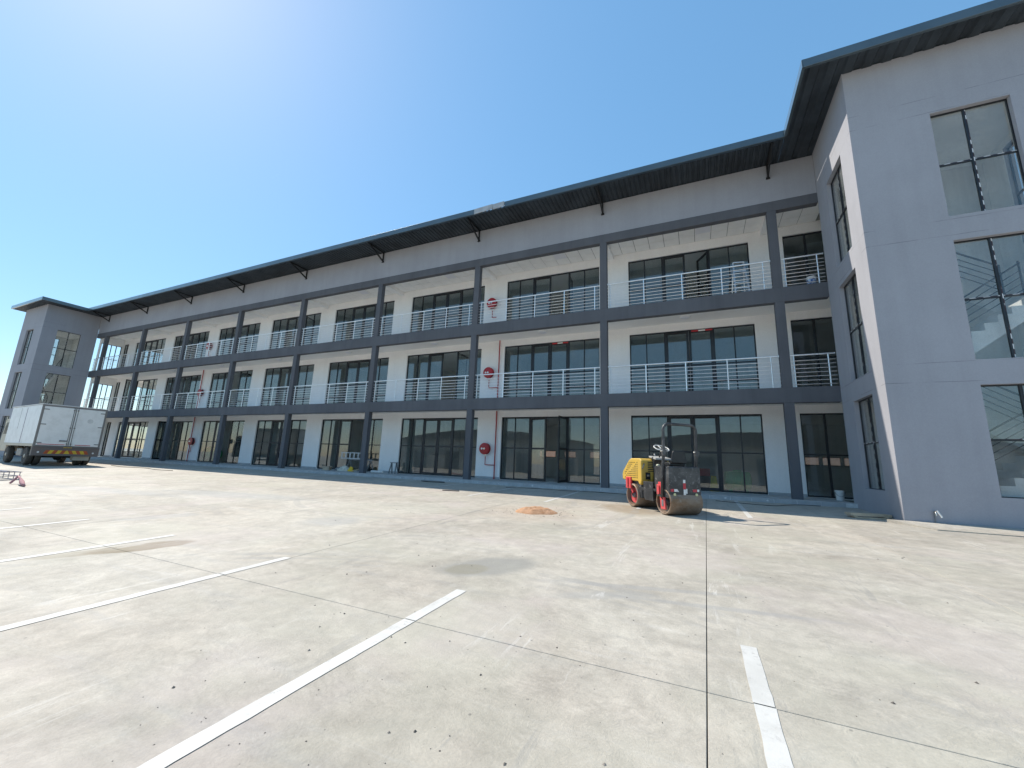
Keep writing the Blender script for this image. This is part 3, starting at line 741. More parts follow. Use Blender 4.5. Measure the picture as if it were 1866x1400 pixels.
# aluminium ladder laid flat across a trestle at the fourth shopfront
t = thing('ladder', 'aluminium ladder lying level across a trestle at the open shopfront', 'ladder', (-20.75, 1.35, .66), R(2))
for z in (0, .30): obj('stile', MB().box(0, 1.75, -.02, .02, z, z+.045), m_alu2, t)
for i in range(6): obj('rung', MB().box(.03+.29*i, .105+.29*i, -.012, .012, .046, .299), m_alu2, t)
t = thing('trestle', 'dark trestle under the level ladder at the open shopfront', 'trestle', (-20.1, 1.4, 0), 0)
for x in (0, 1.5):
    for s in (-1, 1): obj('leg', MB().bar((x+s*.10, .18*s, 0), (x, 0, .62), .035, .035), m_metalg, t)
obj('top_bar', MB().box(-.1, 1.6, -.03, .03, .6, .659), m_metalg, t)
# carton, rubble and off-cuts beside it
t = thing('carton', 'torn open brown cardboard carton on the veranda edge', 'box', (-21.02, .75, 0), R(14))
obj('body', MB().holes('z', 0, .21, -.19, .19, -.13, .13, [(-.182, .182, -.122, .122)]).box(-.181, .181, -.121, .121, .002, .008), m_cardb, t)
for a, b in (((-.19, -.13, .21), (-.30, -.13, .30)), ((.19, -.13, .21), (.27, -.13, .16))):
    obj('flap', MB().hexa([(a[0], -.13, a[2]), (b[0], -.13, b[2]), (b[0], .13, b[2]), (a[0], .13, a[2]), (a[0], -.13, a[2]+.006), (b[0], -.13, b[2]+.006), (b[0], .13, b[2]+.006), (a[0], .13, a[2]+.006)]), m_cardb, t)
m_sack = plain('torn_paper', (.58, .55, .47), .9, .2, 6)
def crumple(name, label, cat, loc, rx, ry, rz_, mat, seed):
    rd = random.Random(seed); m = MB(); n, k = 12, 6; v = []; f = []
    for i in range(k+1):
        for j in range(n):
            a = 2*math.pi*j/n; e = (math.pi/2)*i/k; q = 1+rd.uniform(-.24, .24)
            v.append((rx*math.cos(a)*math.cos(e)*q, ry*math.sin(a)*math.cos(e)*q, max(0, rz_*math.sin(e)*(1+rd.uniform(-.35, .35)))))
    for i in range(k):
        for j in range(n): f.append((i*n+j, i*n+(j+1) % n, (i+1)*n+(j+1) % n, (i+1)*n+j))
    f.append(tuple(range(n))[::-1])
    return tag(obj(name, m.add(v, f), mat, None, loc), label, cat)
crumple('crumpled_sack', 'crumpled pale paper sack on the veranda behind the level ladder', 'sack', (-20.1, 1.05, 0), .42, .25, .26, m_sack, 3)
crumple('yellow_bag', 'small yellow bag in the rubbish under the level ladder', 'bag', (-19.55, 1.0, 0), .17, .14, .2, m_yel, 5)
crumple('crumpled_sack', 'crumpled dark sack at the open shopfront beside the yellow bag', 'sack', (-20.6, 1.2, 0), .3, .2, .16, m_metalg, 9)
tag(obj('timber_offcut', MB().bar((-.45, 0, .02), (.45, .05, .20), .07, .03), m_wood, None, (-19.1, 1.05, 0), R(12)), 'pale timber off-cut lying in the open shopfront', 'timber')
tag(obj('sheet_roll', MB().lathe([(-.36, .055), (-.355, .062), (.355, .062), (.36, .055), (.34, .02)], (0, 0, .062), 'x', 18), m_pvc, None, (-17.75, 1.0, 0), R(3), smooth=True, auto=40), 'white rolled sheet lying on the veranda left of the grey trestle stool', 'roll')
t = thing('trestle_stool', 'small grey trestle stool leaning by the third shopfront', 'stool', (-16.98, 1.35, 0), R(-8))
for s in (-1, 1):
    obj('leg', MB().bar((s*.23, -.1, 0), (s*.18, 0, .53), .04, .05), m_metalg, t); obj('leg', MB().bar((s*.23, .12, 0), (s*.18, .02, .53), .04, .05), m_metalg, t)
obj('top', MB().box(-.23, .23, -.07, .08, .53, .57), m_metalg, t)
# things standing just inside the glass
def tank(label, x, y, s):
    t = thing('plastic_tank', label, 'tank', (x, y, 0))
    obj('shell', MB().lathe([(-.46*s, .16*s), (-.44*s, .28*s), (-.40*s, .34*s), (-.2*s, .345*s), (-.19*s, .36*s), (-.1*s, .36*s), (-.09*s, .345*s), (.09*s, .345*s), (.1*s, .36*s), (.19*s, .36*s), (.2*s, .345*s), (.40*s, .34*s), (.44*s, .28*s), (.46*s, .16*s)], (0, 0, .43*s), 'x', 28), m_green, t, smooth=True, auto=30)
    for q in (-.26, .26): obj('foot', MB().box(q*s-.06, q*s+.06, -.25*s, .25*s, 0, .14*s), m_green, t)
    obj('lid', MB().lathe([(0, .14*s), (.05*s, .14*s), (.055*s, .1*s)], (0, 0, .78*s), 'z', 18), m_green, t, smooth=True, auto=30)
tank('green plastic tank behind the glass of the shopfront nearest the roller', -1.3, 2.42, 1.)
tank('far green plastic tank behind the shopfront left of the sixth column', -35.4, 2.9, 1.35)
t = thing('floor_sign', 'yellow folding floor sign behind the glass beside the green tank', 'sign', (-2.12, 2.32, 0))
for s in (-1, 1): obj('panel', MB().hexa([(-.15, s*.16, 0), (.15, s*.16, 0), (.15, s*.175, 0), (-.15, s*.175, 0), (-.09, s*.01, .58), (.09, s*.01, .58), (.09, s*.025, .58), (-.09, s*.025, .58)]), m_yel, t)
t = thing('red_cabinet', 'red box on a dark stand behind the glass above the yellow sign', 'cabinet', (-2.45, 2.75, 0))
obj('stand', MB().box(-.2, .2, -.15, .15, 0, .55), m_black, t); obj('box', MB().box(-.22, .22, -.17, .17, .551, .85), m_red, t, bevel=.02)

# boards at the foot of the right tower, the garden tap, cables
t = thing('timber_boards', 'pale timber boards stacked on the ground by the right tower corner', 'boards', (1.05, -2.62, GZ(-2.7)), R(12))
obj('board', MB().box(-.42, .42, -.14, .14, .05, .11), m_wood, t, bevel=.004); obj('board', MB().box(-.36, .50, -.2, .0, .0, .03), m_wood, t); obj('bearer', MB().box(-.38, -.30, -.15, .15, .031, .049), m_wood, t); obj('bearer', MB().box(.25, .33, -.15, .15, .031, .049), m_wood, t)
t = thing('garden_tap', 'small tap with white hose end low on the right tower wall', 'tap', (2.03, YT, -.05))
obj('body', MB().tube([(0, 0, .12), (0, -.09, .12), (0, -.10, .10), (0, -.10, .05)], .013, 8), m_chrome, t, smooth=True, auto=60)
obj('wheel', MB().lathe([(0, .03), (.015, .03)], (0, -.06, .135), 'z', 12), m_metalg, t)
obj('hose_end', MB().tube([(.02, -.11, .16), (.045, -.12, .10), (.075, -.12, .05), (.08, -.12, .02)], .018, 8), m_pvc, t, smooth=True, auto=60)
obj('stand_pipe', MB().tube([(0, -.02, -.10), (0, -.02, .11)], .011, 8), m_metalg, t, smooth=True, auto=60)
def cable(label, pts, r=.008, cat='cable', mat=None):
    P = []
    for i in range(len(pts)-1):                        # smooth the way points
        p0, p1, p2, p3 = pts[max(i-1, 0)], pts[i], pts[i+1], pts[min(i+2, len(pts)-1)]
        for q in range(8):
            s = q/8; c = [.5*((2*p1[k])+(-p0[k]+p2[k])*s+(2*p0[k]-5*p1[k]+4*p2[k]-p3[k])*s*s+(-p0[k]+3*p1[k]-3*p2[k]+p3[k])*s**3) for k in (0, 1)]
            P.append((c[0], c[1], GZ(c[1])+r+.003))
    P.append((pts[-1][0], pts[-1][1], GZ(pts[-1][1])+r+.003))
    tag(obj('cable', MB().tube(P, r, 5), mat or m_hose, None, smooth=True), label, cat)
cable('thin black cable along the shaded paving right of the roller', [(-2.2, -.9), (-1.4, -1.2), (-.7, -1.3), (-.35, -.9), (.1, -.5), (.6, -.42)])
cable('thin dark cable along the curb left of the roller', [(-9.4, -1.1), (-8.2, -.8), (-7.2, -.9), (-6.0, -.7), (-4.9, -.75)])
cable('loop of dark cable on the paving below the centre hose reel', [(-13.6, -.8), (-13.2, -.55), (-12.6, -.6), (-12.4, -.85), (-12.9, -1.0), (-13.5, -.9)], .012)
cable('brownish cable snaking in the sun right of the truck', [(-33.0, -3.6), (-31, -3.9), (-29.2, -3.7), (-27.5, -4.0), (-26.2, -3.9)], .014, mat=plain('brown_cable', (.16, .10, .07), .7))
cable('short dark rod lying on the sunlit paving left of the sand', [(-10.6, -3.6), (-10.0, -3.5)], .016, 'rod')

# heap of sand ------------------------------------------------------------
def sand():
    t = NT('red_building_sand')
    f = t.ramp(t.noise(9, 6, .7), .3, .7)
    t.bump(t.noise(45, 5, .7), .9, .02)
    return t.done(t.mix(f, (.43, .235, .13), (.58, .35, .22)), .95, 0, .1)
from mathutils import noise as nz
m = MB(); n = 46; v = []; f = []
for i in range(n+1):
    for j in range(n+1):
        x, y = -1+2*i/n, -1+2*j/n; rr = math.hypot(x, y); a = math.atan2(y, x)
        edge = 1-.16*nz.noise(Vector((math.cos(a)*1.6, math.sin(a)*1.6, 3)))-.12
        h = max(0, 1-(rr/edge)**1.5)
        z = .105*min(h*1.5, .75+.25*h) + h*.045*nz.noise(Vector((x*2.4, y*2.4, 1))) + h*.03*nz.noise(Vector((x*6, y*6, 5)))
        wx, wy = x*.56, y*.50
        v.append((wx, wy, GZ(-6.35+wy)-GZ(-6.35) + (z if h > 0 else -.02)))
for i in range(n):
    for j in range(n): q = i*(n+1)+j; f.append((q, q+n+1, q+n+2, q+1))
tag(obj('sand_heap', m.add(v, f), sand(), None, (-6.13, -6.35, GZ(-6.35)), R(12), smooth=True), 'low heap of orange building sand on the concrete', 'sand heap')

# loose grit and small stones on the slabs
rd = random.Random(21); m = MB()
for i in range(900):
    if i < 700: y = -15.2+8.5*rd.random()**1.3; x = -2.7+rd.uniform(-1, 1)*(1.2+(y+15.5)*1.15)
    else: a = rd.uniform(0, 6.283); q = .5+abs(rd.gauss(0, .22)); x, y = -6.13+q*math.cos(a)*1.1, -6.35+q*math.sin(a)
    r_ = rd.uniform(.0025, .0055) if rd.random() < .85 else rd.uniform(.006, .012)
    if y > -8: r_ *= 1.5
    z = GZ(y); n = 5; a0 = rd.uniform(0, 6.283); pts = [(x+r_*math.cos(a0+6.283*k/n)*rd.uniform(.7, 1.3), y+r_*math.sin(a0+6.283*k/n)*rd.uniform(.7, 1.3)) for k in range(n)]
    b0 = len(m.v); m.add([(p[0], p[1], z+.0005) for p in pts]+[(x, y, z+r_*rd.uniform(.6, 1.1))], [(k, (k+1) % n, n) for k in range(n)])
tag(obj('grit', m, plain('grit_stone', (.20, .175, .15), .9, .5, 3)), kind='stuff')

# wire rack at the left edge with a faded strap --------------------------------
m_rack = plain('dull_wire', (.36, .33, .35), .7, .2, 8, .1)
t = thing('wire_rack', 'low dull wire rack lying on the concrete at the left edge', 'rack', (-24.75, -9.95, GZ(-9.95)), R(4))
for z in (.02, .14, .27):
    obj('rail', MB().tube([(-1.6, -.3, z), (1.0, -.3, z), (1.12, -.2, z), (1.12, .3, z), (-1.6, .3, z)], .014, 6), m_rack, t)
for i in range(8):
    for y in (-.3, .3): obj('upright', MB().tube([(-1.5+.36*i, y, 0), (-1.5+.36*i, y, .28)], .012, 6), m_rack, t)
obj('top_sheet', MB().tube([(-1.6, -.2, .30), (-.6, -.15, .36), (.2, -.1, .31), (1.05, 0, .28)], .03, 6), m_rack, t)
m_strap = plain('faded_red_strap', (.44, .23, .24), .9, .25, 9)
t = thing('strap', 'faded red strap hanging from the wire rack onto the concrete', 'strap', (-21.83, -10.14, GZ(-10.14)), R(14))
obj('tail', MB().tube([(0, .0, .24), (-.0, -.06, .14), (.02, -.16, .03)], .03, 6), m_strap, t)
obj('webbing', MB().tube([(0, 0, .24), (.22, -.06, .17), (.62, -.24, .09), (.95, -.40, .06), (1.25, -.52, .03)], [.02, .03, .06, .045, .02], 8), m_strap, t, smooth=True)

# ------------------------------------------------------------------ the ride-on roller
def scratched(name, c, sc, amt, rough=.5):
    t = NT(name); o = t.objco()
    a = t.ramp(t.noise(5, 8, .78, vec=o, dist=2.2), .56, .68, 0, amt)
    b = t.ramp(t.noise(22, 5, .7, vec=o), .60, .72, 0, amt)
    k = t.math('MAXIMUM', a, b); cc = t.mix(k, tuple(c), tuple(sc))
    d = t.ramp(t.noise(2.2, 4, .6, vec=o), .4, .75, 0, .28); cc = t.mix(d, cc, mul(sc, .75))
    t.bump(t.noise(14, 4, .6, vec=o), .15, .004)
    return t.done(cc, t.math('ADD', rough, t.math('MULTIPLY', k, .25)), 0)
m_rblk = scratched('scratched_black', (.028, .028, .030), (.38, .37, .36), .75, .42)
m_ryel = scratched('sunned_yellow', (.66, .415, .065), (.60, .47, .24), .26, .5)
m_rred = scratched('faded_red', (.72, .065, .07), (.62, .30, .26), .25, .5)
def drum_mat():
    t = NT('rusty_drum'); o = t.objco()
    a = t.ramp(t.noise(3.2, 7, .7, vec=o, stretch=(1, .5, 1)), .3, .7)
    c = t.mix(a, (.20, .115, .06), (.36, .28, .215))
    g = t.ramp(t.noise(9, 6, .75, vec=o), .52, .7, 0, .7); c = t.mix(g, c, (.34, .31, .28))
    t.bump(t.noise(30, 4, .7, vec=o), .4, .004)
    return t.done(c, t.ramp(a, 0, 1, .5, .75), .35)
m_drum = drum_mat()
m_whl = plain('worn_wheel_rim', (.62, .61, .58), .5, .25, 20)
hd = R(128.7); hv = Vector((math.cos(hd), math.sin(hd), 0)); rv = Vector((hv.y, -hv.x, 0))
rp = Vector((-3.442, -5.063, 0)) + rv*.432
t = thing('road_roller', 'yellow black and red ride-on road roller parked in front of the building', 'roller', (rp.x, rp.y, GZ(rp.y)), hd)
t.rotation_euler = (0, -math.asin(.0295*hv.y)*0, hd)
DR, WB_ = .30, 1.385; gz1 = GZ(rp.y+hv.y*WB_)-GZ(rp.y)
for nm, x, z in (('rear_drum', 0, DR), ('front_drum', WB_, DR+gz1)):
    o = obj(nm, MB().lathe([(-.30, .19), (-.30, .245), (-.425, .255), (-.432, .28), (-.42, DR-.004), (-.40, DR), (.40, DR), (.42, DR-.004), (.432, .28), (.425, .255), (.30, .245), (.30, .19)], (x, 0, z), 'y', 48), m_drum, t, smooth=True, auto=35)
    for s in (-1, 1):
        obj('drum_well', MB().lathe([(s*.296, .24), (s*.312, .243)], (x, 0, z), 'y', 32), m_rblk, o)
        if x: obj('hub_ring', MB().lathe([(s*.318, .10), (s*.342, .10), (s*.345, .20), (s*.318, .205)], (x, 0, z), 'y', 28), m_rred, o, smooth=True, auto=35)
        obj('hub', MB().lathe([(s*.314, .07), (s*.39, .065), (s*.395, .04)], (x, 0, z), 'y', 16), m_metalg, o, smooth=True, auto=35)
for s in (-1, 1):
    y0 = s*.395
    # hangers that carry the drums
    a = MB().hexa([(WB_+.02, y0, .50), (WB_+.27, y0, .50), (WB_+.27, y0+s*.06, .50), (WB_+.02, y0+s*.06, .50), (WB_+.02, y0, .80), (WB_+.27, y0, .80), (WB_+.27, y0+s*.06, .80), (WB_+.02, y0+s*.06, .80)])
    a.box(WB_+.13, WB_+.17, y0+s*.06, y0+s*.09, .53, .78); a.bar((WB_+.10, y0+s*.02, .55), (WB_-.02, y0+s*.02, DR+gz1+.05), .04, .09)
    obj('front_hanger', a, m_rred, t, bevel=.008)
    b = MB().box(-.02, .22, y0, y0+s*.06, .45, .68).box(.03, .17, y0, y0+s*.05, .68, .74).box(.085, .115, y0+s*.06, y0+s*.09, .47, .66)
    b.hexa([(-.09, y0+s*.005, .12), (.09, y0+s*.005, .12), (.09, y0+s*.05, .12), (-.09, y0+s*.05, .12), (-.06, y0+s*.005, .40), (.12, y0+s*.005, .40), (.12, y0+s*.05, .40), (-.06, y0+s*.05, .40)])
    b.bar((.03, y0+s*.03, .38), (.10, y0+s*.03, .50), .04, .12)
    hg = obj('rear_hanger', b, m_rred, t, bevel=.01)
    obj('hanger_slot', MB().box(-.03, .045, y0+s*.05, y0+s*.056, .19, .33), m_metalg, hg, bevel=.002)
# rear body, deck, boxes
rb = obj('rear_body', MB().prism([(-.245, .385), (-.245, 1.10), (-.225, 1.12), (.30, 1.12), (.34, 1.06), (.34, .66), (.26, .40)], -.425, .425), m_rblk, t, bevel=.02)
obj('tail_light', MB().lathe([(-.252, .036), (-.258, .034), (-.262, .02)], (0, .295, .475), 'x', 16), plain('amber_lens', (.62, .58, .30), .3), rb, smooth=True, auto=40)
obj('tail_light', MB().lathe([(-.252, .036), (-.258, .034), (-.262, .02)], (0, -.295, .475), 'x', 16), plain('amber_lens', (.62, .58, .30), .3), rb, smooth=True, auto=40)
m_tr, m_twh = plain('red_reflective', (.50, .03, .05), .35, .1), plain('white_reflective', (.74, .73, .71), .4, .1)
def rear_sticker(y0, y1, z0, z1, m, sl=0.): obj('reflective_tape', MB().hexa([(-.2475, y0, z0), (-.2475, y1+sl, z0), (-.246, y1+sl, z0), (-.246, y0, z0), (-.2475, y0, z1), (-.2475, y1, z1), (-.246, y1, z1), (-.246, y0, z1)]), m, rb)
rear_sticker(.395, .31, .54, .60, m_tr); rear_sticker(.30, .225, .54, .60, m_twh, -.05)
rear_sticker(-.20, -.315, .54, .60, m_tr); rear_sticker(-.32, -.375, .55, .60, m_twh)
rear_sticker(.055, -.005, .74, .815, m_twh, 0); rear_sticker(.06, -.015, .60, .735, m_tr); rear_sticker(.05, -.01, .43, .595, m_twh); rear_sticker(-.015, -.05, .50, .61, m_twh); rear_sticker(.05, -.01, .388, .425, m_tr)
obj('scraper_bar', MB().box(-.30, -.27, -.41, .41, .36, .384).box(-.27, -.2, -.36, -.32, .37, .388).box(-.27, -.2, .32, .36, .37, .388), m_drum, t)
obj('deck', MB().box(.335, .98, -.40, .40, .50, .56), m_rblk, t)
obj('step_box', MB().prism([(.44, .26), (.44, .72), (.86, .72), (.86, .34), (.78, .26)], .30, .415), m_rblk, t, bevel=.012)
obj('step_box', MB().prism([(.44, .26), (.44, .72), (.86, .72), (.86, .34), (.78, .26)], -.415, -.30), m_rblk, t, bevel=.012)
obj('seat', MB().prism([(.0, 1.121), (.0, 1.19), (.06, 1.22), (.40, 1.20), (.42, 1.121)], -.21, .21), m_black, t, bevel=.025)
obj('seat_back', MB().prism([(-.215, 1.24), (-.17, 1.46), (-.13, 1.49), (.13, 1.49), (.17, 1.46), (.215, 1.24), (.2, 1.19), (-.2, 1.19)], -.07, -.015, 'x'), m_black, t, bevel=.02)
# console, dash, wheel
obj('console', MB().prism([(.86, .56), (.90, 1.16), (.80, 1.30), (.98, 1.345), (1.06, 1.20), (1.02, .56)], -.32, .07), m_rblk, t, bevel=.012)
obj('dashboard', MB().hexa([(.70, -.34, 1.27), (1.02, -.34, 1.33), (1.02, .13, 1.33), (.70, .13, 1.27), (.70, -.34, 1.315), (1.02, -.34, 1.375), (1.02, .13, 1.375), (.70, .13, 1.315)]), plain('pale_dash', (.40, .39, .37), .55, .2, 14), t, bevel=.008)
sc_, sn = Vector((.72, -.06, 1.575)), Vector((-.42, 0, .9)).normalized()
e1 = Vector((0, 1, 0)); e2 = sn.cross(e1)
wh = obj('steering_wheel', MB().tube([sc_+e1*.19*math.cos(a)+e2*.19*math.sin(a) for a in [2*math.pi*i/28 for i in range(29)]], .015, 8, False), m_whl, t, smooth=True)
for a in (.5, 2.6, 4.7): obj('spoke', MB().tube([sc_-sn*.01, sc_+e1*.18*math.cos(a)+e2*.18*math.sin(a)], .011, 6), m_whl, wh)
obj('steering_column', MB().tube([(.83, -.06, 1.33), sc_], .018, 8), m_rblk, t, smooth=True)
obj('lever', MB().tube([(.66, .27, 1.05), (.62, .29, 1.27), (.60, .29, 1.33)], [.008, .008, .02], 8), m_black, t, smooth=True)
obj('gas_bottle_cap', MB().lathe([(0, .03), (.08, .05), (.1, .03)], (.50, .2, 1.06), 'z', 12), plain('pale_plastic', (.55, .55, .40), .5), t, smooth=True)
# engine frame and hood
ef = obj('front_frame', MB().prism([(.98, .28), (.98, .74), (1.80, .74), (1.80, .52), (1.22, .52), (1.22, .30), (1.18, .28)], -.36, .36), m_rblk, t, bevel=.012)
obj('side_plate', MB().box(1.0, 1.2, .361, .372, .30, .72), m_rblk, ef)
hood = obj('hood', MB().prism([(.92, .74), (.92, 1.24), (1.00, 1.30), (1.45, 1.30), (1.55, 1.25), (1.86, .96), (1.90, .86), (1.89, .72), (1.10, .70), (1.04, .62), (.97, .62)], -.42, .42), m_ryel, t, bevel=.03, segs=3)
sl_ = MB()
for s in (-1, 1):
    for i in range(11):
        for j in range(12):
            x, z = 1.10+.068*i, .78+.050*j
            if z > 1.21 or x > 1.83-(z-.78)*.78 or abs((z-.80)-(1.78-x)*.62) < .035: continue
            sl_.box(x, x+.038, s*.4195, s*.4225, z, z+.019)
for i in range(6):
    for y in (.06, -.16, -.36):
        sl_.box(.9165, .9195, y, y+.17, .96+.046*i, .984+.046*i)
v_ = obj('vent_slots', sl_, m_black, hood); v_['kind'] = 'stuff'
obj('hood_latch', MB().box(.905, .919, .17, .30, .76, .94), m_black, hood); obj('latch_handle', MB().box(.895, .905, .20, .27, .83, .88), m_chrome, hood, bevel=.006)
obj('hood_handle', MB().tube([(.925, .34, 1.17), (.895, .35, 1.15), (.895, .39, 1.06), (.92, .39, 1.03)], .013, 8), m_metalg, hood, smooth=True)
obj('exhaust', MB().tube([(1.3, -.25, 1.29), (1.3, -.25, 1.40), (1.34, -.25, 1.44)], .022, 8), m_metalg, t, smooth=True)
for s in (-1, 1):
    obj('hydraulic_hose', MB().tube([(WB_+.12, s*.43, .56), (WB_+.02, s*.455, .44), (WB_-.02, s*.42, .33), (WB_-.01, s*.36, .30)], .012, 6), m_hose, t, smooth=True)
    obj('hydraulic_hose', MB().tube([(.12, s*.45, .47), (.04, s*.47, .40), (-.0, s*.44, .34)], .012, 6), m_hose, t, smooth=True)
    obj('hose_run', MB().tube([(.88, s*.31, .60), (.96, s*.34, .55), (1.02, s*.33, .62), (1.05, s*.3, .70)], .014, 6), m_hose, t, smooth=True)
    for bx_, bz in ((.02, .49), (.18, .49), (.02, .64), (.18, .64)): obj('bolt', MB().lathe([(s*.452, .012), (s*.460, .011)], (bx_, 0, bz), 'y', 6), m_metalg, t)
# roll-over hoop
def hoop(xr, w, h, rad, r):
    pts = [(xr+.10, w, .40), (xr+.06, w, 1.0), (xr, w, 1.35)]
    for i in range(9): a = math.pi/2*i/8; pts.append((xr-.02, w-rad+rad*math.cos(a), h-rad+rad*math.sin(a)))
    return pts + [(p[0], -p[1], p[2]) for p in reversed(pts)]
rops = obj('roll_hoop', MB().tube(hoop(-.10, .455, 2.12, .15, .03), .036, 12), m_rblk, t, smooth=True)
for s in (-1, 1):
    obj('hinge_bracket', MB().box(-.155, -.06, s*.455-.042, s*.455+.042, 1.36, 1.50), m_rblk, rops, bevel=.008); obj('hinge_pin', MB().tube([(-.11, s*.38, 1.47), (-.11, s*.53, 1.47)], .014, 8), m_chrome, rops, smooth=True)

# ------------------------------------------------------------------ the box truck
m_twhite = scratched('dusty_white_panel', (.87, .855, .82), (.66, .63, .57), .28, .5)
m_tside = scratched('dusty_white_side', (.85, .845, .83), (.66, .645, .61), .26, .5)
m_tfrm = scratched('weathered_frame', (.235, .22, .205), (.33, .28, .24), .6, .65)
m_tbump = scratched('rusted_bumper', (.17, .145, .135), (.25, .15, .11), .7, .75)
m_cream = scratched('cream_rail', (.56, .50, .40), (.38, .32, .24), .4, .6)
m_tyre = plain('dusty_tyre', (.075, .068, .060), .9, .25, 7, 0, .4, 25)
m_or, m_ye = plain('chevron_red_orange', (.46, .085, .022), .45, .15, 14), plain('chevron_yellow', (.70, .45, .03), .45, .12, 14)
hd = R(175.24); hv = Vector((math.cos(hd), math.sin(hd), 0)); rv = Vector((hv.y, -hv.x, 0))
W2 = 1.25
tp = Vector((-33.383, -6.697, 0)) + rv*W2
t = thing('box_truck', 'white box truck seen from behind at the left', 'truck', (tp.x, tp.y, GZ(tp.y)+.02), hd)
LB, ZB, ZTP = 5.75, .98, 3.13
obj('cargo_box', MB().box(.06, LB, -W2+.02, W2-.02, ZB+.06, ZTP-.02), m_tside, t, bevel=.02)
fr = obj('rear_frame', MB().holes('y', 0, .07, -W2, W2, ZB, ZTP, [(-W2+.085, W2-.085, ZB+.05, ZTP-.09)]).box(.02, .068, -.06, .06, ZB+.05, ZTP-.09), m_tfrm, t, bevel=.006)
obj('roof_cap', MB().box(.0, LB+.02, -W2-.005, W2+.005, ZTP, ZTP+.03), m_tside, t)
obj('side_rail', MB().box(.07, LB+.02, W2-.02, W2+.012, ZB-.02, ZB+.12), m_cream, t); obj('side_rail', MB().box(.07, LB+.02, -W2-.012, -W2+.02, ZB-.02, ZB+.12), m_cream, t)
m_pur = plain('scuffed_purple_seam', (.20, .12, .19), .7, .2)
obj('side_seam', MB().box(2.62, 2.68, W2-.0195, W2-.014, ZB+.16, ZTP-.12), m_pur, t); obj('side_seam', MB().box(3.72, 3.75, W2-.0195, W2-.016, ZB+.9, ZTP-.1), m_tfrm, t)
for s in (-1, 1):
    d = obj('rear_door', MB().box(-.012, .018, s*.022, s*(W2-.088), ZB+.055, ZTP-.095), m_twhite, t, bevel=.006)
    for z in (ZB+.18, (ZB+ZTP)/2+.05, ZTP-.25): obj('hinge', MB().box(-.026, -.012, s*(W2-.27), s*(W2-.05), z-.022, z+.022), m_tfrm, d, bevel=.004)
    obj('lock_rod', MB().tube([(-.03, s*.075, ZB+.0), (-.03, s*.075, ZTP-.06)], .013, 6), m_tfrm, d, smooth=True)
    for z in (ZB+.15, ZB+1.0, ZTP-.2): obj('rod_guide', MB().box(-.045, -.012, s*.075-.03, s*.075+.03, z-.03, z+.03), m_tfrm, d)
    obj('red_stripe', MB().box(-.0145, -.0125, s*(.24 if s < 0 else .13), s*(W2-(.40 if s < 0 else .13)), ZB+.09, ZB+.125), m_tr, d)
    if s > 0: obj('door_handle', MB().box(-.05, -.012, .09, .38, ZB+.27, ZB+.34).lathe([(-.06, .03), (-.05, .045)], (0, .34, ZB+.305), 'x', 12), m_metalg, d, bevel=.004)
    else:
        obj('round_mark', MB().lathe([(-.0145, .115), (-.0130, .12)], (0, -.63, ZB+1.43), 'x', 26), plain('faded_roundel', (.68, .67, .64), .5, .06, 6), d)
bm_ = obj('bumper', MB().box(-.03, .10, -W2, W2, .50, ZB-.07).box(-.05, .12, -W2, W2, ZB-.07, ZB-.002), m_tbump, t, bevel=.006)
n = 11
for i in range(n):
    y0, y1 = .80-1.60*i/n, .80-1.60*(i+1)/n; k = .09 if i < n//2 else -.09
    a, b, c, d_ = (y0+k*.5), (y1+k*.5), (y1-k*.5), (y0-k*.5)
    if i == n//2: a, b, c, d_ = y0+.045, y1-.045, y1+.045, y0-.045
    obj('chevron_board', MB().hexa([(-.036, a, .61), (-.036, b, .61), (-.031, b, .61), (-.031, a, .61), (-.036, d_, .79), (-.036, c, .79), (-.031, c, .79), (-.031, d_, .79)]), m_ye if i % 2 else m_or, bm_)
for y in (1.02, -1.02):
    obj('reflector', MB().lathe([(-.034, .045), (-.04, .04)], (0, y, .68), 'x', 14), m_twh, bm_)
for i in range(6): obj('number_plate_letter', MB().box(-.055, -.051, .16-.055*i, .125-.055*i, ZB-.06, ZB-.012), m_ye, bm_)
for s in (-1, 1):
    obj('chassis_rail', MB().box(.1, 7.6, s*.42-.05, s*.42+.05, .66, .90), m_black, t)
    obj('mud_flap', MB().box(.30, .32, s*.62, s*1.22, .50, ZB-.03), m_cream if s > 0 else m_rubber, t)
for x in (.6, 1.8, 3.2, 4.6): obj('cross_member', MB().box(x, x+.12, -1.15, 1.15, .90, ZB-.02), m_black, t)
obj('tool_crate', MB().box(.12, .55, -.95, -.32, .28, .60), m_cream, t, bevel=.01)
obj('fuel_tank', MB().box(2.6, 3.6, .62, 1.08, .42, .82), m_metalg, t, bevel=.05)
def wheel(x, y, w, s, dual=False):
    R_ = .47
    o = obj('wheel', MB().lathe([(-w/2, .27), (-w/2, R_-.05), (-w/2+.03, R_-.01), (-w/2+.06, R_), (w/2-.06, R_), (w/2-.03, R_-.01), (w/2, R_-.05), (w/2, .27)], (x, y, R_-.015), 'y', 36), m_tyre, t, smooth=True, auto=35)
    obj('rim', MB().lathe([(s*(w/2-.02), .268), (s*(w/2-.05), .25), (s*(w/2-.09), .15), (s*(w/2-.0), .10), (s*(w/2+.02), .06)], (x, y, R_-.015), 'y', 28), m_cream, o, smooth=True, auto=35)
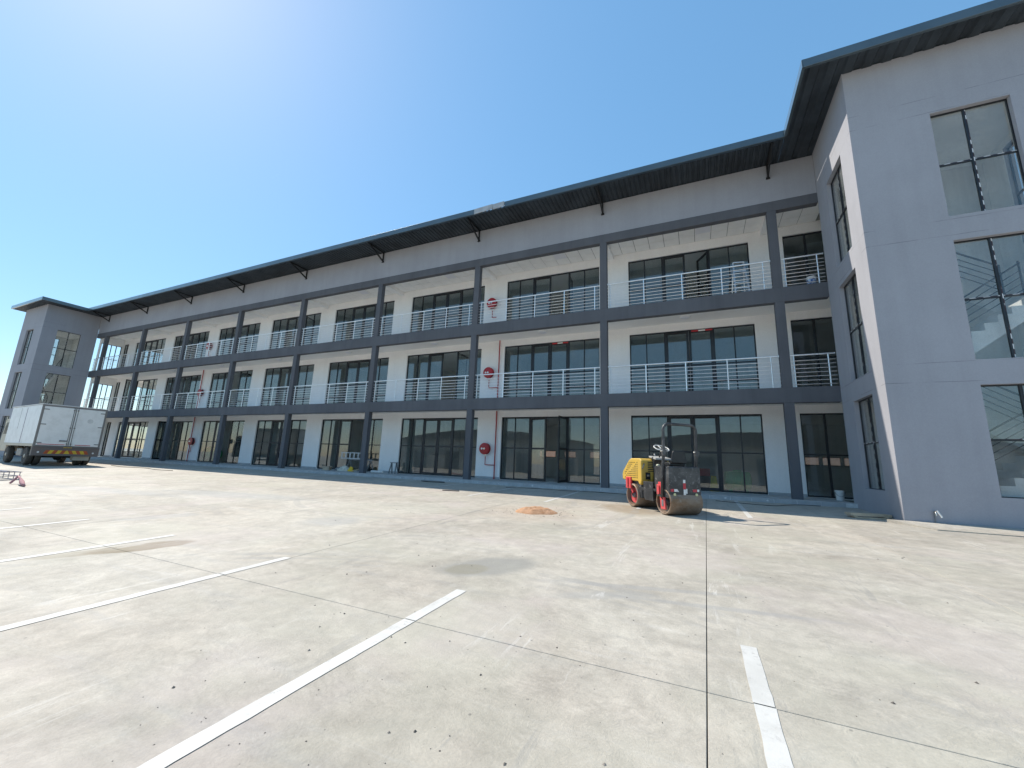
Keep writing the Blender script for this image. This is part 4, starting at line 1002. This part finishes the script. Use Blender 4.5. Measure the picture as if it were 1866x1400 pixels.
for s in (-1, 1):
    wheel(1.25, s*1.08, .24, s); wheel(1.25, s*.79, .24, s); wheel(5.05, s*1.05, .24, s)
obj('rear_axle', MB().tube([(1.25, -1.0, .455), (1.25, 1.0, .455)], .07, 10).lathe([(-.17, .1), (-.1, .19), (.1, .19), (.17, .1)], (1.25, 0, .455), 'y', 16), m_black, t, smooth=True)
obj('front_axle', MB().tube([(5.05, -1.0, .455), (5.05, 1.0, .455)], .06, 10), m_black, t, smooth=True)
cab = obj('cab', MB().prism([(LB+.12, .62), (LB+.12, 2.42), (LB+.3, 2.52), (LB+1.35, 2.50), (LB+1.72, 1.62), (LB+1.78, .62)], -1.1, 1.1), m_cream, t, bevel=.05)
for s in (-1, 1):
    obj('side_window', MB().prism([(LB+.42, 1.60), (LB+.42, 2.28), (LB+1.22, 2.28), (LB+1.48, 1.60)], s*1.1, s*1.104), m_black, cab)
    obj('mirror', MB().tube([(LB+1.5, s*1.1, 2.0), (LB+1.62, s*1.42, 2.1)], .015, 6).box(LB+1.6, LB+1.66, s*1.30, s*1.52, 1.75, 2.15), m_black, cab)

# ------------------------------------------------------------------ what stands behind the camera and shows in the glass
m_shed = plain('shed_cladding', (.34, .33, .31), .6, .12, .4); m_shedr = plain('shed_roof', (.09, .10, .11), .6, .15, .4)
for i, (x0, x1, y, h, lb) in enumerate(((-62, -22, -52, 6.0, 'long grey warehouse with arched roof across the yard, left'), (-16, 26, -46, 5.2, 'long grey warehouse with arched roof across the yard, right'))):
    t = thing('warehouse', lb, 'building', ((x0+x1)/2, y, GZ(-31.6)-.03)); w = (x1-x0)/2
    obj('wall', MB().box(-w, w, -12, 0, 0, h), m_shed, t)
    pr = [(-w-.4, h)] + [(-w-.4+(2*w+.8)*k/16, h+.05+2.0*math.sin(math.pi*k/16)) for k in range(17)] + [(w+.4, h)]
    obj('roof', MB().prism(pr, -12.4, .5), m_shedr, t)
    for k in range(5): obj('roller_door', MB().box(-w+4+k*(2*w/5), -w+7.2+k*(2*w/5), .0, .06, 0, 3.6), m_shedr, t)
